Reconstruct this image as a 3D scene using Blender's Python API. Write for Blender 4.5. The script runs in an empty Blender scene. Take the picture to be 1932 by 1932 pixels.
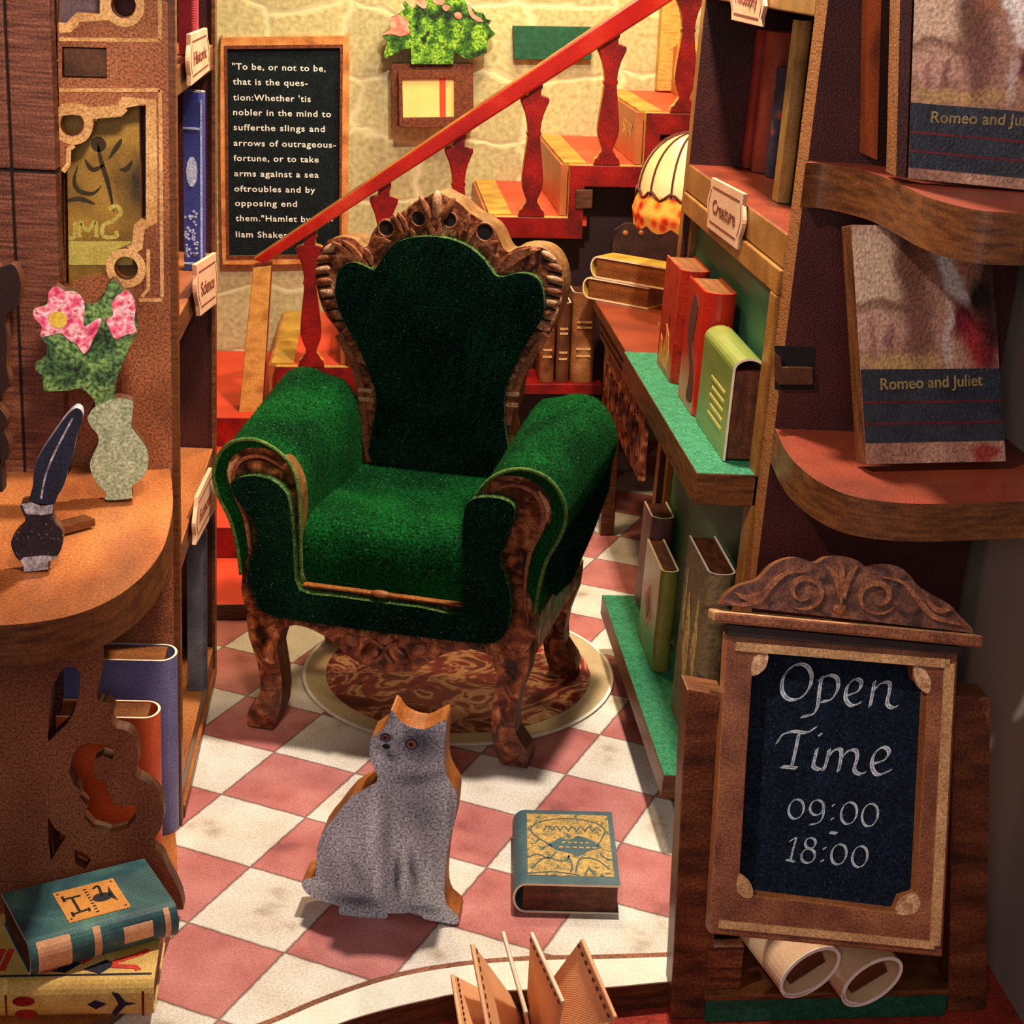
import bpy, math, random
from mathutils import Vector as V, Matrix
from mathutils.geometry import tessellate_polygon
random.seed(7)
S = bpy.context.scene
COL = S.collection

# ------------------------------------------------------------------ camera
FPX = 2946.0
YAW, PITCH, ROLL = 0.0907, 0.3468, -0.0315
CAM = V((-0.01696, -3.14868, 1.65044))
_cy, _sy, _cp, _sp = math.cos(YAW), math.sin(YAW), math.cos(PITCH), math.sin(PITCH)
FWD = V((_sy * _cp, _cy * _cp, -_sp))
_r0 = V((_cy, -_sy, 0)); _d0 = FWD.cross(_r0)
_c, _s = math.cos(ROLL), math.sin(ROLL)
RGT = _c * _r0 + _s * _d0
DWN = -_s * _r0 + _c * _d0
cd = bpy.data.cameras.new('camera'); cam = bpy.data.objects.new('camera', cd); COL.objects.link(cam)
cd.sensor_width = 36.0; cd.lens = FPX / 1932 * 36; cd.clip_start = 0.05; cd.clip_end = 50
cam.matrix_world = Matrix(((RGT.x, -DWN.x, -FWD.x, CAM.x), (RGT.y, -DWN.y, -FWD.y, CAM.y), (RGT.z, -DWN.z, -FWD.z, CAM.z), (0, 0, 0, 1)))
S.camera = cam

# ------------------------------------------------------------------ world, lights, exposure
def s2l(c):
    return tuple(((x / 255) / 12.92 if x / 255 <= 0.04045 else ((x / 255 + 0.055) / 1.055) ** 2.4) for x in c)
W = bpy.data.worlds.new('world'); S.world = W; W.use_nodes = True
W.node_tree.nodes['Background'].inputs[0].default_value = (0.62, 0.68, 1.0, 1)
W.node_tree.nodes['Background'].inputs[1].default_value = 0.06

def light(name, typ, loc, power, color, size=0.2, target=None, spot=None, blend=0.4, sizey=None):
    l = bpy.data.lights.new(name, typ); l.energy = power; l.color = color
    if typ == 'AREA':
        l.size = size
        if sizey: l.shape = 'RECTANGLE'; l.size_y = sizey
    else:
        l.shadow_soft_size = size
    if typ == 'SPOT': l.spot_size = spot; l.spot_blend = blend
    o = bpy.data.objects.new(name, l); COL.objects.link(o); o.location = loc
    if target is not None:
        o.rotation_euler = (V(target) - V(loc)).to_track_quat('-Z', 'Y').to_euler()
    return o
light('ceiling_lamp', 'AREA', (0.46, -0.15, 2.75), 90, (1.0, 0.89, 0.76), 0.12, (0.36, -0.15, 0))
light('rear_ceiling_lamp', 'AREA', (0.12, 0.85, 2.5), 26, (1.0, 0.74, 0.40), 0.20, (0.12, 0.75, 0))
light('stair_lamp', 'AREA', (0.55, 1.60, 2.35), 25, (1.0, 0.84, 0.44), 0.35, (0.30, 2.1, 0.9))
light('left_panel_fill', 'SPOT', (-0.05, -1.75, 2.2), 118, (1.0, 0.80, 0.58), 0.10, (-0.66, -0.52, 1.02), spot=0.76, blend=0.5)  # added spot brightening the left desk and fretwork panel, mounted on no wall
light('front_left_spot', 'SPOT', (-0.75, -1.75, 2.62), 160, (1.0, 0.93, 0.86), 0.04, (0.95, -0.98, 0.95), spot=0.74, blend=0.5)  # added spot for sign and end shelves, cone kept off the chair; no window
light('front_fill', 'AREA', (-0.1, -3.5, 1.75), 20, (1.0, 0.95, 0.92), 0.9, (0.05, -0.8, 0.3))  # added broad fill from the camera side, no window there
S.view_settings.view_transform = 'Standard'
S.view_settings.look = 'None'
S.view_settings.gamma = 1.0
S.view_settings.use_curve_mapping = False
S.view_settings.exposure = 0.0

# ------------------------------------------------------------------ picture rays -> points in the place
def ray(px, py):
    return (RGT * ((px - 966) / FPX) + DWN * ((py - 966) / FPX) + FWD)

class Frame:
    """A local frame (a cabinet, the chair); P() gives the local point seen at a pixel on a local plane."""
    def __init__(s, M): s.M = M; s.I = M.inverted()
    def P(s, px, py, ax, val):
        D = s.I.to_3x3() @ ray(px, py); C = s.I @ CAM; i = 'xyz'.index(ax)
        return C + D * ((val - C[i]) / D[i])
    def plane(s, kind, val):
        if kind == 'front': B = ((1, 0, 0), (0, 0, 1), (0, -1, 0), (0, val, 0))
        if kind == 'left': B = ((0, -1, 0), (0, 0, 1), (-1, 0, 0), (val, 0, 0))
        if kind == 'right': B = ((0, 1, 0), (0, 0, 1), (1, 0, 0), (val, 0, 0))
        if kind == 'top': B = ((1, 0, 0), (0, 1, 0), (0, 0, 1), (0, 0, val))
        return Plane(s.M @ basis(*[V(b) for b in B]))

def basis(ex, ey, ez, o):
    return Matrix(((ex.x, ey.x, ez.x, o.x), (ex.y, ey.y, ez.y, o.y), (ex.z, ey.z, ez.z, o.z), (0, 0, 0, 1)))

class Plane:
    def __init__(s, M): s.M = M; s.I = M.inverted()
    def uv(s, px, py, n=0.0):
        D = s.I.to_3x3() @ ray(px, py); C = s.I @ CAM
        p = C + D * ((n - C.z) / D.z)
        return (p.x, p.y)
    def uvs(s, pts, n=0.0): return [s.uv(x, y, n) for x, y in pts]

def face_plane(P0, N):
    N = N.normalized(); U = V((0, 0, 1)).cross(N).normalized(); Wv = N.cross(U)
    return Plane(basis(U, Wv, N, P0))

WORLD = Frame(Matrix())
def at(px, py, ax, val): return WORLD.P(px, py, ax, val)

# ------------------------------------------------------------------ materials
def mat(name, cols, scale=8, stretch=(1, 1, 1), detail=6, rough=0.6, grain=0.25, gscale=260, bump=0.15, bscale=None,
        distort=0.0, spec=0.35, sheen=0, sheen_tint=None, emit=0, emitcol=None, ramp=None, coat=0, weave=0, speck=None, kind='noise', blobs=(), wob=.012):
    m = bpy.data.materials.new(name); m.use_nodes = True; nt = m.node_tree; N = nt.nodes; L = nt.links
    b = N['Principled BSDF']
    tc = N.new('ShaderNodeTexCoord'); mp = N.new('ShaderNodeMapping'); mp.inputs['Scale'].default_value = stretch
    L.new(tc.outputs['Object'], mp.inputs['Vector'])
    if kind == 'voronoi':
        n1 = N.new('ShaderNodeTexVoronoi'); n1.inputs['Scale'].default_value = scale; fac = n1.outputs['Distance']
    elif kind == 'wave':
        n1 = N.new('ShaderNodeTexWave'); n1.inputs['Scale'].default_value = scale; n1.inputs['Distortion'].default_value = distort
        n1.inputs['Detail'].default_value = 3; fac = n1.outputs['Fac']
    else:
        n1 = N.new('ShaderNodeTexNoise'); n1.inputs['Scale'].default_value = scale; n1.inputs['Detail'].default_value = detail
        n1.inputs['Distortion'].default_value = distort; fac = n1.outputs['Fac']
    L.new(mp.outputs['Vector'], n1.inputs['Vector'])
    cr = N.new('ShaderNodeValToRGB'); e = cr.color_ramp.elements
    k = len(cols); pos = ramp or [0.3 + 0.4 * i / max(1, k - 1) for i in range(k)]
    while len(e) < k: e.new(0.5)
    for i in range(k):
        e[i].position = pos[i]; e[i].color = (*s2l(cols[i]), 1)
    L.new(fac, cr.inputs['Fac']); col = cr.outputs['Color']
    if blobs:      # soft printed patches of another colour, placed on the part itself
        wn = N.new('ShaderNodeTexNoise'); wn.inputs['Scale'].default_value = 28; wn.inputs['Detail'].default_value = 4; L.new(tc.outputs['Object'], wn.inputs['Vector'])
        wv_ = N.new('ShaderNodeVectorMath'); wv_.operation = 'MULTIPLY_ADD'; L.new(wn.outputs['Color'], wv_.inputs[0]); wv_.inputs[1].default_value = (wob, wob, 0)
        wc = N.new('ShaderNodeVectorMath'); wc.operation = 'SUBTRACT'; L.new(tc.outputs['Object'], wc.inputs[0]); wc.inputs[1].default_value = (wob / 2, wob / 2, 0)
        L.new(wc.outputs[0], wv_.inputs[2])
        for (bx_, by_, rx_, ry_, rot_, bc_, st_b, soft) in blobs:
            bm = N.new('ShaderNodeMapping'); bm.vector_type = 'TEXTURE'; bm.inputs['Location'].default_value = (bx_, by_, 0); bm.inputs['Rotation'].default_value = (0, 0, rot_); bm.inputs['Scale'].default_value = (rx_, ry_, 1000)
            L.new(wv_.outputs[0], bm.inputs['Vector'])
            gt = N.new('ShaderNodeTexGradient'); gt.gradient_type = 'SPHERICAL'; L.new(bm.outputs['Vector'], gt.inputs['Vector'])
            br_ = N.new('ShaderNodeMapRange'); br_.inputs['From Max'].default_value = soft; br_.inputs['To Max'].default_value = st_b; L.new(gt.outputs['Fac'], br_.inputs['Value'])
            bx2 = N.new('ShaderNodeMix'); bx2.data_type = 'RGBA'; L.new(br_.outputs['Result'], bx2.inputs['Factor']); L.new(col, bx2.inputs['A']); bx2.inputs['B'].default_value = (*s2l(bc_), 1); col = bx2.outputs['Result']
    n2 = N.new('ShaderNodeTexNoise'); n2.inputs['Scale'].default_value = gscale; n2.inputs['Detail'].default_value = 2
    L.new(tc.outputs['Object'], n2.inputs['Vector'])
    if grain:
        mr = N.new('ShaderNodeMapRange'); mr.inputs['From Min'].default_value = 0.33; mr.inputs['From Max'].default_value = 0.67
        mr.inputs['To Min'].default_value = 1 - grain; mr.inputs['To Max'].default_value = 1 + grain * 1.25
        L.new(n2.outputs['Fac'], mr.inputs['Value'])
        mx = N.new('ShaderNodeVectorMath'); mx.operation = 'SCALE'
        L.new(col, mx.inputs[0]); L.new(mr.outputs['Result'], mx.inputs['Scale']); col = mx.outputs['Vector']
    if speck:
        sc_, thr, scol = speck
        n3 = N.new('ShaderNodeTexNoise'); n3.inputs['Scale'].default_value = sc_; n3.inputs['Detail'].default_value = 1
        L.new(tc.outputs['Object'], n3.inputs['Vector'])
        mr2 = N.new('ShaderNodeMapRange'); mr2.inputs['From Min'].default_value = thr; mr2.inputs['From Max'].default_value = thr + 0.04
        L.new(n3.outputs['Fac'], mr2.inputs['Value'])
        mm = N.new('ShaderNodeMix'); mm.data_type = 'RGBA'; L.new(mr2.outputs['Result'], mm.inputs['Factor'])
        L.new(col, mm.inputs['A']); mm.inputs['B'].default_value = (*s2l(scol), 1); col = mm.outputs['Result']
    L.new(col, b.inputs['Base Color'])
    b.inputs['Roughness'].default_value = rough; b.inputs['Specular IOR Level'].default_value = spec
    if sheen:
        b.inputs['Sheen Weight'].default_value = sheen; b.inputs['Sheen Roughness'].default_value = 0.4
        b.inputs['Sheen Tint'].default_value = (*s2l(sheen_tint or (255, 255, 255)), 1)
    if coat: b.inputs['Coat Weight'].default_value = coat; b.inputs['Coat Roughness'].default_value = 0.2
    h = n2.outputs['Fac']
    if weave:
        wv = N.new('ShaderNodeTexWave'); wv.inputs['Scale'].default_value = weave; wv.bands_direction = 'DIAGONAL'
        L.new(tc.outputs['Object'], wv.inputs['Vector']); h = wv.outputs['Fac']
    if bump:
        bp = N.new('ShaderNodeBump'); bp.inputs['Strength'].default_value = bump; bp.inputs['Distance'].default_value = 0.004
        if bscale:
            n4 = N.new('ShaderNodeTexNoise'); n4.inputs['Scale'].default_value = bscale; n4.inputs['Detail'].default_value = 4
            L.new(tc.outputs['Object'], n4.inputs['Vector']); h = n4.outputs['Fac']
        L.new(h, bp.inputs['Height']); L.new(bp.outputs['Normal'], b.inputs['Normal'])
    if emit:
        if emitcol: b.inputs['Emission Color'].default_value = (*s2l(emitcol), 1)
        else: L.new(col, b.inputs['Emission Color'])
        b.inputs['Emission Strength'].default_value = emit
    return m

M = {}
M['edge'] = mat('burnt_plywood_edge', [(66, 33, 13), (98, 53, 22), (118, 67, 29)], 55, (.35, .35, 2.2), rough=.45, grain=.25, coat=.15)
M['edge_dark'] = mat('dark_plywood_edge', [(46, 22, 11), (78, 42, 20), (96, 54, 26)], 55, (.35, .35, 2.2), rough=.5, grain=.25)
M['ply'] = mat('sawn_plywood_edge', [(84, 42, 14), (140, 82, 32), (116, 62, 24)], 60, (.25, .25, 3.2), rough=.6, grain=.35, bump=.7)
M['maroon'] = mat('maroon_board', [(40, 11, 9), (58, 17, 13), (72, 24, 18)], 5, rough=.5, grain=.55, gscale=300, bump=.4)
M['maroon_light'] = mat('maroon_shelf_face', [(96, 36, 21), (126, 50, 28), (140, 60, 34)], 6, rough=.42, grain=.25, coat=.2)
M['plank'] = mat('dark_plank', [(64, 30, 22), (110, 60, 44), (136, 82, 62)], 22, (.6, 1, 9), rough=.55, grain=.35, bump=.3)
M['post'] = mat('rack_plank', [(50, 22, 12), (98, 48, 24), (124, 68, 36)], 26, (.35, 1, 6), rough=.55, grain=.45, gscale=220, bump=.35)
M['panel'] = mat('speckled_brown_panel', [(100, 52, 30), (142, 82, 50), (160, 98, 62)], 5, (1, 1, .5), rough=.6, grain=.55, gscale=240, bump=.3)
M['tan'] = mat('tan_printed_trim', [(184, 132, 80), (220, 172, 114)], 12, rough=.65, grain=.32, gscale=260)
M['desk'] = mat('amber_desk_top', [(112, 56, 28), (156, 88, 46), (184, 116, 62)], 7, (1, .35, 1), rough=.38, grain=.28, gscale=200, coat=.25, bump=.2)
M['bracket'] = mat('reddish_brown_board', [(92, 46, 28), (132, 74, 46), (156, 94, 60)], 6, (1, .4, 1), rough=.55, grain=.5, gscale=240, bump=.3)
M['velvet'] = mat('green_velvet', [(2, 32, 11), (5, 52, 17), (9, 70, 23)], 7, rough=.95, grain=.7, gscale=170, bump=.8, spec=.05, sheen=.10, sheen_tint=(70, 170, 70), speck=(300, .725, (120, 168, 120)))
M['velvet_shaded'] = mat('shaded_green_velvet', [(2, 19, 13), (4, 29, 18), (7, 40, 22)], 7, rough=.95, grain=.7, gscale=170, bump=.8, spec=.05, sheen=.06, sheen_tint=(80, 160, 110), speck=(300, .715, (120, 160, 140)))  # same velvet in a darker colour, standing in for shade on back and front
M['welt'] = mat('frayed_green_edge', [(46, 74, 22), (88, 112, 44)], 60, rough=.9, grain=.6)
M['carved'] = mat('carved_walnut', [(34, 12, 7), (112, 54, 30), (166, 98, 60), (220, 168, 122)], 30, rough=.42, grain=.35, gscale=260, distort=1.4, ramp=[.34, .45, .57, .70], bump=.8, bscale=45)
M['carved_low'] = mat('dark_carved_walnut', [(32, 11, 6), (102, 44, 24), (158, 88, 50), (214, 146, 96)], 24, rough=.34, grain=.3, gscale=260, distort=1.2, ramp=[.34, .48, .60, .74], bump=.7, bscale=40)
M['hole'] = mat('carved_hollow_black', [(12, 5, 6), (22, 9, 8)], 40, rough=.8, grain=.2)
M['hilite'] = mat('carved_ridge_light', [(150, 96, 60), (214, 168, 124)], 60, rough=.45, grain=.4)
M['ridge'] = mat('carved_ridge_brown', [(100, 48, 26), (160, 96, 58)], 60, rough=.45, grain=.4)
M['chairedge'] = mat('chair_board_edge', [(92, 58, 26), (142, 98, 50)], 30, rough=.5, grain=.25)
M['red'] = mat('red_stair_paint', [(72, 4, 4), (118, 9, 6), (148, 17, 9)], 12, rough=.42, grain=.35, gscale=240, bump=.2)
M['redtread'] = mat('coral_red_tread', [(196, 54, 32), (220, 76, 46)], 5, rough=.5, grain=.06)
M['rail'] = mat('red_handrail_paint', [(138, 12, 6), (166, 24, 11), (190, 60, 36)], 7, (1, 1, 1), rough=.3, grain=.15, coat=.3, ramp=[.3, .55, .75])
M['gold'] = mat('gilt_page_edge', [(150, 104, 34), (196, 152, 62)], 14, rough=.45, grain=.15)
M['newel'] = mat('pale_newel_wood', [(176, 116, 46), (218, 158, 78), (176, 112, 48)], 22, (.6, 1, 4), rough=.5, grain=.2)
M['brass'] = mat('gold_frame_strip', [(112, 66, 22), (156, 102, 40)], 12, rough=.4, grain=.25, coat=.15)
M['felt'] = mat('green_felt', [(28, 92, 58), (44, 116, 76)], 60, rough=.85, grain=.45, gscale=210, bump=.5)
M['greenpanel'] = mat('sage_green_panel', [(38, 82, 58), (52, 100, 66), (66, 112, 62)], 4, rough=.5, grain=.15)
M['chalk'] = mat('chalkboard_black', [(12, 19, 23), (20, 29, 34)], 30, rough=.8, grain=.6, gscale=280, bump=.3, spec=.12, speck=(330, .68, (62, 76, 80)))
M['chalk_blue'] = mat('blue_black_slate', [(8, 14, 24), (14, 24, 38)], 30, rough=.8, grain=.7, gscale=240, bump=.3, spec=.12, speck=(300, .68, (48, 66, 88)))
M['white'] = mat('white_lettering', [(206, 208, 206), (236, 236, 230)], 40, rough=.7, grain=.15)
M['chalkwhite'] = mat('chalk_lettering', [(150, 158, 166), (210, 212, 212)], 90, rough=.8, grain=.35, gscale=330)
M['copper'] = mat('copper_board_frame', [(150, 88, 40), (196, 128, 66), (216, 156, 92)], 16, rough=.5, grain=.3)
M['rust'] = mat('rust_speckled_trim', [(70, 28, 14), (120, 60, 34)], 90, rough=.7, grain=.4)
M['signwood'] = mat('printed_brown_frame', [(86, 40, 22), (124, 66, 38), (146, 86, 52)], 14, rough=.55, grain=.45, gscale=300, bump=.2)
M['signlight'] = mat('printed_tan_bevel', [(158, 108, 66), (196, 146, 96)], 16, rough=.55, grain=.35, gscale=300)
M['signdark'] = mat('printed_dark_groove', [(28, 14, 9), (48, 24, 15)], 30, rough=.6, grain=.3)
M['cream'] = mat('cream_printed_board', [(226, 190, 110), (242, 212, 136)], 8, rough=.7, grain=.1)
M['label'] = mat('peach_label_card', [(206, 152, 114), (222, 174, 136)], 10, rough=.7, grain=.08)
M['labelink'] = mat('brown_label_ink', [(112, 46, 26), (132, 58, 34)], 30, rough=.8, grain=.1)
M['peach'] = mat('peach_paper', [(224, 156, 104), (240, 184, 134)], 9, rough=.75, grain=.06, weave=120, bump=.15)
M['paperedge'] = mat('cream_paper_edge', [(226, 196, 160), (240, 218, 186)], 20, rough=.7, grain=.08)
M['dash'] = mat('dark_red_dash', [(74, 22, 14), (92, 30, 18)], 30, rough=.8, grain=.1)
M['pages'] = mat('brown_page_block', [(48, 20, 10), (84, 38, 18), (104, 52, 24)], 24, (1, 1, 3), rough=.55, grain=.3)
M['pages_amber'] = mat('amber_page_block', [(96, 50, 20), (136, 78, 32)], 30, (.4, .4, 2), rough=.5, grain=.3)
M['cutedge'] = mat('orange_board_edge', [(120, 62, 22), (176, 104, 46)], 24, rough=.5, grain=.25)
M['catgrey'] = mat('blue_grey_fur_print', [(104, 106, 122), (132, 134, 148), (160, 160, 170)], 9, (1, .6, 1), rough=.85, grain=.5, gscale=210, detail=3, bump=.35)
M['catdark'] = mat('dark_fur_print', [(40, 38, 48), (60, 58, 70)], 30, rough=.85, grain=.5, gscale=210)
M['catlight'] = mat('light_fur_print', [(146, 148, 160), (172, 173, 182)], 30, rough=.85, grain=.45, gscale=210)
M['eye'] = mat('amber_cat_eye', [(140, 76, 56), (160, 92, 70)], 60, rough=.3, grain=.1)
M['black'] = mat('black_print', [(10, 10, 14), (20, 20, 24)], 40, rough=.6, grain=.2)
M['leaf'] = mat('leaf_green_print', [(10, 30, 8), (48, 96, 22), (120, 166, 44), (14, 40, 10)], 26, rough=.75, grain=.7, gscale=150, ramp=[.34, .46, .58, .68], bump=.4)
M['leaf_cool'] = mat('vase_leaf_green_print', [(14, 30, 20), (58, 92, 54), (106, 138, 78), (24, 44, 26)], 20, rough=.75, grain=.7, gscale=160, ramp=[.34, .46, .58, .7], bump=.4)
M['pink'] = mat('pink_petal_print', [(196, 50, 96), (230, 108, 142), (250, 190, 202), (190, 46, 84)], 60, rough=.75, grain=.35, ramp=[.34, .46, .57, .68], gscale=150)
M['coralpink'] = mat('coral_petal_print', [(214, 84, 78), (236, 128, 112), (244, 168, 144)], 40, rough=.75, grain=.2)
M['yellowdot'] = mat('yellow_stamen_print', [(206, 170, 50), (226, 196, 90)], 50, rough=.8, grain=.2)
M['vase'] = mat('celadon_vase_print', [(126, 140, 112), (158, 168, 140), (182, 188, 164)], 50, rough=.8, grain=.35, gscale=190, distort=2)
M['navy'] = mat('navy_quill_print', [(13, 13, 30), (30, 30, 54)], 16, (1, .3, 1), rough=.6, grain=.45, gscale=200)
M['inkglass'] = mat('purple_grey_ink_glass_print', [(96, 84, 96), (186, 176, 186)], 50, rough=.5, grain=.4)
M['inkdark'] = mat('black_purple_ink_print', [(18, 10, 18), (40, 26, 38)], 40, rough=.5, grain=.4, speck=(260, .7, (150, 140, 160)))
M['stonegrey'] = mat('grey_room_wall', [(150, 128, 116), (160, 138, 126)], 2, rough=.9, grain=.04)
M['stringdark'] = mat('dark_stair_backing', [(30, 11, 10), (44, 17, 14)], 6, rough=.7, grain=.3, speck=(300, .72, (88, 60, 60)))
M['kraft'] = mat('scroll_paper', [(206, 158, 116), (226, 184, 142)], 8, rough=.75, grain=.08, weave=150, bump=.12)
M['scrollrim'] = mat('pale_scroll_rim', [(226, 214, 196), (240, 232, 218)], 20, rough=.7, grain=.08)
M['deepgreen'] = mat('deep_green_board', [(12, 62, 44), (22, 84, 58)], 50, rough=.7, grain=.35, gscale=240)
M['carpet'] = mat('red_carpet_ground', [(122, 32, 20), (160, 50, 30)], 30, rough=.9, grain=.4)
M['amberglow'] = mat('amber_base_strip', [(120, 60, 22), (178, 104, 44)], 14, (1, .3, 1), rough=.45, grain=.3)

def cover_mat(name, cols, scale=14, grain=.2, weave=140, **k):
    return mat(name, cols, scale, rough=k.pop('rough', .5), grain=grain, weave=weave, bump=.25, **k)

def ramp_floor():
    m = bpy.data.materials.new('checker_tile_floor'); m.use_nodes = True; nt = m.node_tree; N = nt.nodes; L = nt.links
    b = N['Principled BSDF']; tc = N.new('ShaderNodeTexCoord')
    off = N.new('ShaderNodeMapping'); off.inputs['Location'].default_value = (0, 0, .05)
    L.new(tc.outputs['Object'], off.inputs['Vector'])
    nz = N.new('ShaderNodeTexNoise'); nz.inputs['Scale'].default_value = 40; nz.inputs['Detail'].default_value = 6
    L.new(tc.outputs['Object'], nz.inputs['Vector'])
    wob = N.new('ShaderNodeVectorMath'); wob.operation = 'MULTIPLY_ADD'
    L.new(nz.outputs['Color'], wob.inputs[0]); wob.inputs[1].default_value = (.006, .006, 0); L.new(off.outputs['Vector'], wob.inputs[2])
    sh = N.new('ShaderNodeVectorMath'); sh.operation = 'SUBTRACT'; L.new(wob.outputs[0], sh.inputs[0]); sh.inputs[1].default_value = (.003, .003, 0)
    ck = N.new('ShaderNodeTexChecker'); ck.inputs['Scale'].default_value = 5
    L.new(sh.outputs[0], ck.inputs['Vector'])
    n1 = N.new('ShaderNodeTexNoise'); n1.inputs['Scale'].default_value = 9; n1.inputs['Detail'].default_value = 8
    L.new(tc.outputs['Object'], n1.inputs['Vector'])
    def ramp(cols, pos):
        cr = N.new('ShaderNodeValToRGB'); e = cr.color_ramp.elements
        while len(e) < len(cols): e.new(.5)
        for i, c in enumerate(cols): e[i].position = pos[i]; e[i].color = (*s2l(c), 1)
        L.new(n1.outputs['Fac'], cr.inputs['Fac']); return cr.outputs['Color']
    white = ramp([(170, 150, 130), (214, 200, 182), (230, 218, 204)], [.28, .40, .62])
    redc = ramp([(134, 74, 70), (182, 104, 98), (200, 128, 120)], [.26, .42, .66])
    L.new(redc, ck.inputs['Color1']); L.new(white, ck.inputs['Color2'])
    g = N.new('ShaderNodeTexNoise'); g.inputs['Scale'].default_value = 230; g.inputs['Detail'].default_value = 2
    L.new(tc.outputs['Object'], g.inputs['Vector'])
    mr = N.new('ShaderNodeMapRange'); mr.inputs['From Min'].default_value = .3; mr.inputs['From Max'].default_value = .7
    mr.inputs['To Min'].default_value = .74; mr.inputs['To Max'].default_value = 1.18; L.new(g.outputs['Fac'], mr.inputs['Value'])
    # thin dark joints
    sp = N.new('ShaderNodeSeparateXYZ'); L.new(sh.outputs[0], sp.inputs[0]); ds = []
    for ax in ('X', 'Y'):
        pp = N.new('ShaderNodeMath'); pp.operation = 'PINGPONG'; pp.inputs[1].default_value = .1; L.new(sp.outputs[ax], pp.inputs[0]); ds.append(pp)
    mn = N.new('ShaderNodeMath'); mn.operation = 'MINIMUM'; L.new(ds[0].outputs[0], mn.inputs[0]); L.new(ds[1].outputs[0], mn.inputs[1])
    jr = N.new('ShaderNodeMapRange'); jr.inputs['From Min'].default_value = .0008; jr.inputs['From Max'].default_value = .0042
    jr.inputs['To Min'].default_value = .38; jr.inputs['To Max'].default_value = 1; L.new(mn.outputs[0], jr.inputs['Value'])
    mu = N.new('ShaderNodeMath'); mu.operation = 'MULTIPLY'; L.new(mr.outputs['Result'], mu.inputs[0]); L.new(jr.outputs['Result'], mu.inputs[1])
    sc = N.new('ShaderNodeVectorMath'); sc.operation = 'SCALE'; L.new(ck.outputs['Color'], sc.inputs[0]); L.new(mu.outputs[0], sc.inputs['Scale'])
    L.new(sc.outputs['Vector'], b.inputs['Base Color']); b.inputs['Roughness'].default_value = .55; b.inputs['Specular IOR Level'].default_value = .3
    return m

def stone_mat():
    m = bpy.data.materials.new('cream_stone_wall'); m.use_nodes = True; nt = m.node_tree; N = nt.nodes; L = nt.links
    b = N['Principled BSDF']; tc = N.new('ShaderNodeTexCoord')
    mp = N.new('ShaderNodeMapping'); mp.inputs['Scale'].default_value = (3.3, 1, 5.2); L.new(tc.outputs['Object'], mp.inputs['Vector'])
    nz = N.new('ShaderNodeTexNoise'); nz.inputs['Scale'].default_value = 2.2; nz.inputs['Detail'].default_value = 2; L.new(mp.outputs['Vector'], nz.inputs['Vector'])
    wb = N.new('ShaderNodeVectorMath'); wb.operation = 'MULTIPLY_ADD'; L.new(nz.outputs['Color'], wb.inputs[0]); wb.inputs[1].default_value = (.35, 0, .35); L.new(mp.outputs['Vector'], wb.inputs[2])
    vo = N.new('ShaderNodeTexVoronoi'); vo.feature = 'DISTANCE_TO_EDGE'; vo.inputs['Scale'].default_value = 1; vo.inputs['Randomness'].default_value = .5; L.new(wb.outputs[0], vo.inputs['Vector'])
    vc = N.new('ShaderNodeTexVoronoi'); vc.inputs['Scale'].default_value = 1; vc.inputs['Randomness'].default_value = .5; L.new(wb.outputs[0], vc.inputs['Vector'])
    n2 = N.new('ShaderNodeTexNoise'); n2.inputs['Scale'].default_value = 60; n2.inputs['Detail'].default_value = 6; L.new(tc.outputs['Object'], n2.inputs['Vector'])
    cr = N.new('ShaderNodeValToRGB'); e = cr.color_ramp.elements
    e[0].position = .3; e[0].color = (*s2l((156, 146, 102)), 1); e[1].position = .68; e[1].color = (*s2l((198, 188, 142)), 1)
    L.new(n2.outputs['Fac'], cr.inputs['Fac'])
    hs = N.new('ShaderNodeVectorMath'); hs.operation = 'SCALE'
    sx = N.new('ShaderNodeSeparateXYZ'); L.new(vc.outputs['Color'], sx.inputs[0])
    mr0 = N.new('ShaderNodeMapRange'); mr0.inputs['To Min'].default_value = .9; mr0.inputs['To Max'].default_value = 1.1; L.new(sx.outputs['X'], mr0.inputs['Value'])
    L.new(cr.outputs['Color'], hs.inputs[0]); L.new(mr0.outputs['Result'], hs.inputs['Scale'])
    mr = N.new('ShaderNodeMapRange'); mr.inputs['From Min'].default_value = .0; mr.inputs['From Max'].default_value = .07; L.new(vo.outputs['Distance'], mr.inputs['Value'])
    mx = N.new('ShaderNodeMix'); mx.data_type = 'RGBA'; L.new(mr.outputs['Result'], mx.inputs['Factor'])
    mx.inputs['A'].default_value = (*s2l((210, 202, 160)), 1); L.new(hs.outputs['Vector'], mx.inputs['B'])
    L.new(mx.outputs['Result'], b.inputs['Base Color']); b.inputs['Roughness'].default_value = .85
    bp = N.new('ShaderNodeBump'); bp.inputs['Strength'].default_value = .35; bp.inputs['Distance'].default_value = .01
    L.new(mr.outputs['Result'], bp.inputs['Height']); L.new(bp.outputs['Normal'], b.inputs['Normal'])
    return m

# ------------------------------------------------------------------ object plumbing
WM = {}
def link(o, Mw, parent=None):
    COL.objects.link(o); WM[o] = Mw
    if parent is not None:
        o.parent = parent; o.matrix_basis = WM[parent].inverted() @ Mw
    else:
        o.matrix_basis = Mw
    return o

def tag(o, label=None, cat=None, group=None, kind=None):
    if label: o['label'] = label
    if cat: o['category'] = cat
    if group: o['group'] = group
    if kind: o['kind'] = kind
    return o

def thing(name, loc, label, cat, group=None):
    o = bpy.data.objects.new(name, None); o.empty_display_size = .05
    link(o, Matrix.Translation(V(loc))); return tag(o, label, cat, group)

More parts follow.
